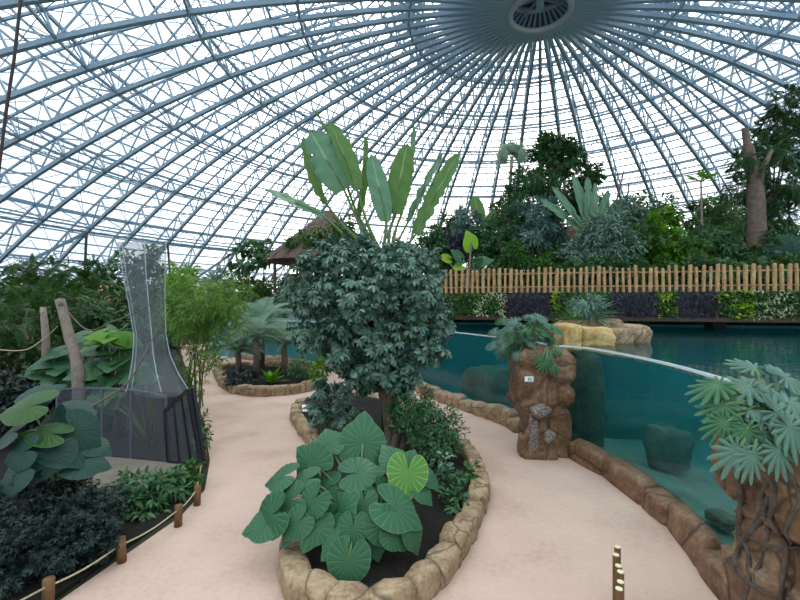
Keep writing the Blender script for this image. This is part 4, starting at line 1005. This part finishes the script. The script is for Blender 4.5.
# (name,label,cat, base px, Y, blobs[(px,py,rx,ry)], leaf,size,mat,dens,stem_r)
TT = [
 ('leafy_shrub','dense grey green bush left of the small conifer','shrub',492,21.5,[(490,248,16,14),(486,236,12,12),(497,260,14,10)],'simple',.22,'scheff2',.9,.05),
 ('broadleaf_tree','wide dark bush behind the brown hut and banana plant','tree',600,31,[(600,215,22,16),(575,205,18,14),(625,225,18,12)],'simple',.36,'acacia',.8,.08),
 ('leafy_shrub','tall bush filling the gap behind the two weeping figs','shrub',520,27,[(520,230,20,18),(505,215,14,14),(548,245,20,14)],'simple',.32,'acacia',.9,.08),
 ('leafy_shrub','tall background bush behind the weeping blue green shrub','shrub',455,25,[(452,225,14,12),(462,240,18,14),(440,240,14,14)],'simple',.3,'darktree',.8,.06),
 ('leafy_shrub','light airy bush far behind the thick right trunk','shrub',735,29,[(730,215,22,14),(745,232,20,14),(710,225,18,14)],'diamond',.34,'acacia',.6,.07),
 ('leafy_shrub','broad bright shrub behind the right middle of long fence','shrub',672,19.5,[(675,255,18,14),(690,262,14,10),(660,262,14,10)],'simple',.24,'bright',.8,.05),
 ('leafy_shrub','tall loose shrub left of the thick right trunk','shrub',715,20.5,[(712,238,20,14),(722,250,18,14),(700,244,14,12)],'narrow',.28,'scheff2',.7,.05),
 ('leafy_shrub','airy tall shrub between banana plant and papaya','shrub',628,24,[(625,212,16,14),(612,222,16,14),(640,226,18,14)],'diamond',.26,'grey',.6,.06),
 ('leafy_shrub','dark glossy shrub right of the thick old trunk','shrub',785,20,[(780,245,16,14),(795,255,14,12)],'simple',.26,'scheff2',.9,.05),
 ('leafy_shrub','pale dense shrub in front of the terrace banana plant','shrub',588,20,[(585,248,16,14),(575,258,16,10)],'simple',.22,'grey',.9,.05),
 ('broadleaf_tree','tall dark dome crowned tree at the centre of the terrace','tree',552,27,[(556,148,20,14),(545,152,17,13),(570,155,14,13),(558,165,20,9)],'simple',.36,'darktree',.85,.16),
 ('broadleaf_tree','dark side crown tree right of the dome crowned tree','tree',585,29,[(588,176,15,11),(580,190,16,11)],'simple',.38,'darktree',.85,.14),
 ('weeping_fig','weeping grey green fig in front of dome crowned tree','tree',532,25,[(528,180,20,14),(545,185,18,14),(515,200,14,12)],'narrow',.36,'scheff2',.9,.13),
 ('weeping_fig','blue green weeping fig above the small conifer','tree',540,23,[(538,215,22,17),(533,235,20,14),(550,230,14,16)],'narrow',.32,'bluegrey',1.0,.10),
 ('weeping_shrub','rounded blue green weeping shrub above the lime leaved plant','shrub',470,22,[(468,222,15,14),(473,242,14,12)],'narrow',.28,'bluegrey',1.0,.07),
 ('reddish_shrub','brownish open shrub between the two weeping figs','shrub',503,24,[(503,225,18,16),(508,248,16,14)],'diamond',.22,'darktree',.6,.06),
 ('dark_shrub','dark purple leaved shrub behind lime leaved plant','shrub',448,21,[(446,243,18,12),(438,255,18,10)],'simple',.26,'purple',.9,.05),
 ('leafy_shrub','dark shrub mass left end of the terrace by central tree','shrub',432,20,[(430,245,16,14),(440,262,18,8)],'simple',.24,'scheff2',.9,.05),
 ('leafy_shrub','green creeping shrub under the short far fence','shrub',560,21,[(545,262,26,8),(580,262,24,9)],'simple',.22,'mid',.9,.04),
 ('leafy_shrub','pale green small leaved shrub right of the banana plant','shrub',610,19.5,[(606,232,22,22),(596,254,18,14),(622,250,18,16)],'simple',.22,'grey',.9,.05),
 ('leafy_shrub','bright green bushy shrub behind the middle of the long fence','shrub',640,20,[(640,240,20,16),(655,255,22,12),(634,258,16,10)],'simple',.26,'mid',1.0,.05),
 ('leafy_shrub','light green upright shrub left of the young papaya','shrub',668,21,[(665,225,14,20),(672,245,16,14)],'palm5',.26,'bright',.6,.05),
 ('leafy_shrub','green round shrub in front of young papaya','shrub',690,19,[(690,250,20,13),(702,262,16,8)],'palm5',.22,'mid',.8,.05),
 ('broadleaf_tree','thin open tree behind the bright bushy shrub','tree',655,27,[(650,205,22,12),(636,222,20,12),(668,215,14,10)],'diamond',.34,'acacia',.35,.08),
 ('broadleaf_tree','sparse leaning tree left of the thick right trunk','tree',725,25,[(712,205,20,8),(730,222,20,9),(722,240,22,9),(700,225,16,8)],'diamond',.32,'acacia',.5,.08),
 ('dark_shrub','dark low shrub at the foot of the thick right trunk','shrub',740,20,[(740,256,24,10),(765,260,22,8),(722,262,14,8)],'simple',.24,'darktree',.9,.05),
 ('leafy_shrub','low mossy shrub just behind fence at the right','shrub',735,17.8,[(732,266,18,5),(760,268,20,4)],'simple',.16,'mid',.8,.03),
 ('broadleaf_tree','tall layered tree with fine dark foliage at right edge','tree',772,21,[(790,105,20,14),(778,125,18,12),(768,150,20,13),(788,150,18,16),(748,165,16,12),(752,188,22,13),(785,190,24,16),(770,215,20,12)],'fern',.46,'darktree',.85,.10),
 ('leafy_shrub','mid green shrub between far fence and dark right shrub','shrub',790,24,[(795,232,18,12),(760,235,12,8)],'simple',.3,'mid',.6,.05),
 ('leafy_shrub','round tree behind the conical conifer','shrub',515,21,[(512,252,18,10)],'simple',.25,'darktree',.9,.05),
]
for nm, lb, ct, bx, Y, bl, lf, sz, mt, dn, sr in TT:
    bush(nm, lb, ct, bt(bx, Y), [pblob(px, py, Y+random.uniform(-.4,.4), rx*1.12, ry*1.12) for px, py, rx, ry in bl], lf, sz, mt, dn*1.7, sr, 'bark', trunk='trunk', bend=.06)
# filler hedge behind the fence, each a plant
names = ['under the dark purple leaved shrub','left of the small conifer','right of the small conifer','below the short far fence','in front of the pale small leaved shrub','left of the middle fence shrubs','at the middle of the long fence','right of the bright bushy shrub','below the young papaya','left of the dark low shrub','in front of the thick right trunk','at the far right end']
for i, nmz in enumerate(names):
    px = 452+i*31; Y = 20.2-.010*(px-455)
    bush('low_shrub', 'low green plant behind the long fence '+nmz, 'plant', bt(px, Y), [pblob(px-4, 272-2*(i % 3), Y-.3, 15, 15, .6), pblob(px+8, 276, Y-.5, 14, 12, .5)], ['simple','palm5','simple'][i%3], .2, ['darktree','scheff2','darktree','mid'][i%4], 1.3, .03)
# thick bare trunk
t = thing('old_tree', 'thick broken old trunk standing behind the right end of fence', 'tree', bt(757,20.5))
part(MB().tube(catmull([bt(757,20.5), at(757,235,20.5), at(755,190,20.5), at(748,150,20.5), at(745,128,20.5)], 4), [.42]*5+[.36]*4+[.26]*4+[.15]*4, 12), 'trunk', M['bark'], t, True)
part(MB().tube([at(756,200,20.5), at(762,170,20.3), at(772,150,20.2)], [.2,.15,.08], 8), 'branch', M['bark'], t, True)
for lb, pts in (('bare snag branch left of the open thin tree', [(612,215,25),(618,195,25),(624,170,25)]), ('short bare snag branch right of the first snag', [(622,218,25),(627,200,25),(629,182,25)])):
    twig(lb, pts, .07)
# fan palm
t = thing('fan_palm', 'slender fan palm rising left of the dome crowned tree', 'palm', bt(511,26)); c = at(512,158,26)
part(MB().tube(catmull([bt(511,26), at(509,210,26), c], 4), .10, 8), 'trunk', M['bark_pale'], t, True)
for k in range(11):
    a = math.radians(8+k*16.5); dep = .6*math.sin(k*2.1); d = Vector((math.cos(a), dep, math.sin(a)*.9)).normalized(); st = c+d*.45
    o = mesh_leaves('leaf', T['fan'], frames([tuple(st)], [tuple(d)], [(-.5*math.sin(k*1.3),-1,.2)], [.75]), L_['palm_grey'], t)
    s = MB().tube([c, st], .02, 5).build('leaf_stalk', M['stem'], o)
# banana on the terrace
t = thing('banana_plant', 'blue green banana plant standing on the terrace before the brown hut', 'plant', bt(590,22)); base = at(590,240,22)
part(MB().tube([bt(590,22), base], [.22,.15], 9), 'stalk', M['stem'], t, True)
for i, (tx, ty, w_) in enumerate([(577,173,9),(600,180,8),(612,190,9),(545,196,9),(620,205,8),(588,176,8),(556,184,7),(565,200,6)]):
    tipp = at(tx, ty, 22+math.sin(i*2)*.8); b_ = base.lerp(tipp, .22); d = tipp-b_; L = d.length
    o = mesh_leaves('leaf', t_banana(w_*22/F/L*1.25, .15, .35, 14, .15, 0, i), frames([tuple(b_)], [tuple(d)], [(math.sin(i)*.4,-1,.5)], [L]), L_['banana'], t)
    s = MB().tube([base, b_, b_+d*.4], [.05,.035,.02], 6).build('leaf_stalk', M['stem'], o)
t = thing('banana_plant', 'young banana plant with one upright leaf above the weeping shrub', 'plant', bt(482,24)); base = at(483,232,24)
part(MB().tube([bt(482,24), base], [.14,.10], 8), 'stalk', M['stem'], t, True)
for i, (tx, ty, w_) in enumerate([(474,195,9),(496,208,7),(500,216,5)]):
    tipp = at(tx, ty, 24); b_ = base.lerp(tipp, .2); d = tipp-b_; L = d.length
    mesh_leaves('leaf', t_banana(w_*24/F/L*1.6, .15, .3, 12, 0, 0, i), frames([tuple(b_)], [tuple(d)], [(-.3,-1,.5)], [L]), L_['banana_g'], t)
# lime leaved plant
t = thing('lime_leaf_plant', 'plant with round lime green leaves above the left fence end', 'plant', bt(468,19.3))
for px, py, sz, mt, an in ((471,243,19,'lime',100),(447,258,13,'yellowg',150),(459,256,15,'aloc',120),(483,261,15,'aloc',20),(460,266,12,'lime',200),(476,266,12,'aloc',10)):
    p = at(px, py, 19.2); a = math.radians(an); o = mesh_leaves('leaf', T['heart_s'], frames([tuple(p)], [(math.cos(a),-.2,math.sin(a)*.5)], [(0,-.8,.7)], [sz*19.2/F]), L_[mt], t)
    s = MB().tube([bt(468,19.3), p], [.06,.04], 6).build('leaf_stalk', M['bark_pale'], o)
# small conifer
t = thing('small_conifer', 'small layered bright conifer behind the left part of fence', 'conifer', bt(513,19.5)); Ms = []
for k in range(170):
    q = random.random()**.7; rr = (1-q)*18*19.5/F+.06; a = random.uniform(0,6.283); z = upz(268,19.5)+q*(upz(238,19.5)-upz(268,19.5)); z = round(z*4.2)/4.2+random.uniform(-.03,.03)
    c = bt(513,19.5); d = (math.cos(a), math.sin(a), .12); Ms.append(frames([(c.x+math.cos(a)*.05, c.y+math.sin(a)*.05, z)], [d], [(0,0,1)], [rr+.1])[0])
mesh_leaves('foliage', T['fern'], Ms, leafmat('conifer_leaf', (.04,.13,.03), (.08,.22,.05), .5, .15), t)
part(MB().tube([bt(513,19.5), at(513,238,19.5)], [.06,.01], 7), 'trunk', M['bark'], t, True)
# young papaya
t = thing('young_papaya', 'slim young papaya with a small leafy top above the terrace', 'tree', bt(702,22)); c = at(701,182,22)
part(MB().tube([bt(702,22), at(702,220,22), c], [.07,.06,.04], 7), 'trunk', M['bark_pale'], t, True)
Ms = []
for k in range(9):
    a = k*2.4; e = .3+.09*k; d = (math.cos(a)*math.cos(e), math.sin(a)*math.cos(e), math.sin(e)*.6); st = c+Vector(d)*.55; Ms.append(frames([tuple(st)], [d], [(0,-.3,1)], [.5])[0])
    part(MB().tube([c, st], .012, 4), 'leaf_stalk', M['stem'], t)
mesh_leaves('foliage', T['split'], Ms, L_['bright'], t)
for nm, px, py, Y, n_, ln, lb in (('date_palm',795,262,18.5,26,1.5,'dark spiky palm crown at the right edge behind fence'),('tree_fern',640,262,22,16,1.3,'arching fern crown behind the middle shrubs'),('tree_fern',575,210,30,18,1.8,'feathery palm behind the terrace banana plant')):
    c = at(px, py, Y); rosette(nm, lb, 'palm', (c.x, c.y, TZ), n_, ln, 'frond', 'bluegrey' if nm == 'date_palm' else 'mid', (-.1,1.3), max(.3, c.z-TZ), .14)
rosette('feather_palm', 'tall grey palm fronds right of central tree on the terrace', 'palm', bt(420,24), 14, 1.6, 'frond', 'grey', (.1,1.3), 1.2, .1)
# distant terrace backdrop shrubs
dist = ['behind the lime leaved plant','behind the dome crowned tree','behind the brown hut','behind the open thin tree','behind the young papaya','behind the thick right trunk','at the right photo edge','between the two weeping figs']
for i, (px, Y) in enumerate([(455,34),(540,36),(610,34),(650,35),(700,33),(760,32),(805,30),(500,35)]):
    bush('distant_shrub', 'distant shrub at the dome edge '+dist[i], 'shrub', bt(px,Y), [pblob(px, 245-(i%3)*3, Y, 26, 16, 1.6), pblob(px+18, 252, Y, 22, 10, 1.5)], 'simple', .45, ['darktree','mid','acacia'][i%3], .8, .07, 'bark')

# ================================================================ LIVING WALL
lw = [(432,470,'mid','simple','green plants at the left end of planted wall by central tree'),(470,506,'varieg','simple','cream edged plants left of the first purple clump on planted wall'),(504,552,'purple','narrow','first dark purple clump from the left on the planted wall'),
      (550,572,'yellowg','simple','yellow green plants right of the first purple clump on planted wall'),(570,612,'mid','simple','mixed green plants behind the grass clump on planted wall'),(609,656,'purple','narrow','dark purple clump on the planted wall right of the grass clump'),
      (655,676,'yellowg','simple','lime and green plants between the two right purple clumps'),(674,717,'purple','narrow','rightmost dark purple clump hanging on the planted wall'),(716,752,'yellowg','broad','lime rosettes right of the last purple clump on planted wall'),
      (750,792,'varieg','simple','white edged pale plants near the right end of planted wall'),(790,830,'mid','simple','green plants at the right end of the planted wall')]
for i, (x0, x1, mt, lf, lb) in enumerate(lw):
    a, b = wl(x0, -.05), wl(x1, -.05); L = (b-a).length; t = thing('wall_planting', lb, 'plants', ((a.x+b.x)/2, (a.y+b.y)/2, 2.66)); P = []; D = []; U = []; n = int(L*(330 if mt != 'purple' else 460))
    for k in range(n):
        q = random.random(); z = random.uniform(2.66, 3.68); out = random.uniform(.0,.22)+.10*noise.noise(Vector((q*L*2.5, z*2.5, i)))
        p = a.lerp(b, q)-fperp*out; P.append((p.x,p.y,z)); D.append((random.gauss(0,.6), -.7+random.gauss(0,.3), random.gauss(-.35,.5))); U.append((random.gauss(0,.3), -.5, .9))
    sz = np.array([random.uniform(.09,.17) for _ in P])
    if mt in ('yellowg','varieg'):
        P_, D_, U_ = np.array(P), np.array(D), np.array(U); s_ = np.array([noise.noise(Vector((p[0]*2.2, p[2]*3, 5))) > -.02 for p in P])
        mesh_leaves('foliage', T[lf], frames(P_[s_], D_[s_], U_[s_], sz[s_]), L_[mt], t); mesh_leaves('foliage', T['simple'], frames(P_[~s_], D_[~s_], U_[~s_], sz[~s_]*1.1), L_['mid'], t)
    else: mesh_leaves('foliage', T[lf], frames(P, D, U, sz), L_[mt], t)
    mb = MB(); mb.beam((a.x,a.y,3.12), (b.x,b.y,3.12), .02, .9); part(mb, 'planting_felt', M['dark_wall'], t)
# grass clump in front
gb = wl(590,-3.4); gb.z = 2.6
mb = rock_mesh((gb.x,gb.y,2.35), (1.3,.5,.35), 40, .2); whole(mb, 'planting_ledge', M['kerb'], 'soil and rock ledge carrying the grass clump by the pool', 'rock', True)
rosette('grass_clump', 'arching grass clump with long thin blades above yellow boulders', 'plant', gb, 120, 1.0, 'blade', 'grey', (.25,1.45))
bush('leafy_shrub', 'grey green leafy plant growing within the arching grass clump', 'plant', gb+Vector((.3,.2,0)), [pblob(588,305,12.6,20,12,.4)], 'narrow', .2, 'grey', .8, .02)
rosette('grass_tuft', 'bright bent grass blades at the left of the grass clump', 'plant', gb+Vector((-.6,-.2,0)), 22, .9, 'blade', 'bright', (.3,1.2))

# ================================================================ SPLIT LEAF PLANTS ON PILLARS
def splitplant(name, label, base, leaves, mat, lobes=9):
    t = thing(name, label, 'plant', base)
    for i, (px, py, Y, sz, ang, face) in enumerate(leaves):
        sz *= 1.15
        n_ = Vector(face).normalized(); a = math.radians(ang); d = Vector((math.cos(a), -.15, math.sin(a))); d = (d-n_*d.dot(n_)).normalized(); L = sz*Y/F; c = at(px, py, Y); j = c-d*L*.35
        o = mesh_leaves('leaf', t_split(lobes+3+(i%3), .62, 3), frames([tuple(j)], [tuple(d)], [tuple(n_)], [L*.75]), L_[mat if i % 4 else 'phil'], t)
        s = MB().tube(catmull([Vector(base), (Vector(base)+j)/2+Vector((0,0,.12)), j], 4), [.014]*8+[.008], 6).build('leaf_stalk', M['stem'], o, True)
    return t
LR = [(743,424,3.75,66,250,(0,-.8,.7)),(728,388,4.0,46,150,(-.2,-.5,.9)),(762,380,4.1,42,80,(0,-.5,.9)),(782,392,4.0,50,20,(.2,-.5,.9)),(704,390,3.9,40,190,(-.3,-.4,.9)),(800,380,4.1,50,20,(.3,-.6,.8)),
      (795,424,3.7,52,330,(.2,-.9,.4)),(770,450,3.6,46,280,(.1,-.9,.4)),(716,432,3.7,34,220,(-.4,-.8,.4)),(728,464,3.55,40,230,(-.3,-.9,.2)),(786,466,3.5,42,290,(.1,-1,.2)),(752,470,3.5,38,260,(0,-1,.2)),
      (712,410,3.8,36,200,(-.2,-.6,.8)),(760,406,3.9,50,60,(.1,-.4,1)),(778,425,3.75,44,340,(.1,-.7,.7)),(740,362,4.3,30,110,(0,-.5,.9)),(745,445,3.6,40,250,(-.1,-.9,.4)),(805,445,3.5,50,300,(.1,-.9,.4)),(808,405,3.8,50,10,(.1,-.6,.8)),(735,445,3.7,30,210,(-.3,-.8,.5))]
splitplant('split_leaf_plant', 'large split leaf plant on top of the right root wrapped pillar', (4.05,3.95,2.0) if False else tuple(at(768,432,3.95)), LR, 'phil_grey')
LM = []
for k in range(60):
    a = random.uniform(0, 6.283); r = random.random()**.6; px = 526+38*r*math.cos(a); py = 343+26*r*math.sin(a)-4; Y = 9.25-.35*math.sin(k*1.7)-.3*max(0,(py-343)/26)
    LM.append((px, py, Y, random.uniform(12,18), math.degrees(math.atan2(343-py, px-526))+random.uniform(-25,25), (.5*math.cos(a), -.6, .8)))
LM += [(497,340,9.0,18,190,(-.4,-.5,.8)),(505,330,9.3,18,150,(-.3,-.5,.8)),(540,317,9.4,20,40,(0,-.5,.9)),(549,325,9.4,18,10,(.2,-.5,.9)),(534,322,9.5,18,100,(0,-.5,.9))]
splitplant('split_leaf_plant', 'silvery split leaf plant spilling over the middle rock pillar', tuple(at(528,350,9.2)), LM, 'phil_grey', 11)
LG = [(543,368,8.58,16,240,(0,-1,.2)),(556,371,8.6,14,300,(.1,-1,.3)),(549,356,8.65,14,60,(0,-1,.4)),(558,348,8.75,13,80,(.2,-.9,.4)),(538,360,8.6,12,200,(0,-1,.2))]
splitplant('creeping_split_leaf', 'few green split leaves creeping down front of middle pillar', tuple(at(549,350,8.85)), LG, 'phil')

# ================================================================ STAKES ON THE PATH
for i, (Y, h_, px, lb) in enumerate([(4.45,.38,617.5,'farthest tallest cut round stake standing on the pink path'),(4.32,.38,616,'second cut stake behind its taller neighbour in the row'),(4.18,.35,618.5,'third cut stake in middle of the row on path'),(4.05,.37,620.5,'fourth cut stake with greenish tilted top'),(3.92,.33,620.5,'fifth cut stake with bright white cut end'),(3.8,.33,619,'nearest shortest cut stake with yellow cut end')]):
    X = (px-400)/F*Y; t = thing('wooden_stake', lb, 'post', (X, Y, 0)); ztop = [upz(547,Y),upz(555,Y),upz(566,Y),upz(572,Y),upz(582,Y),upz(589,Y)][i]
    part(MB().tube([(X,Y,0),(X,Y,ztop)], .032, 12), 'stake', M['post'], t, False)
    part(MB().tube([(X,Y,ztop),(X,Y,ztop+.006)], .030, 12), 'cut_end', M['cutwood'], t, False)
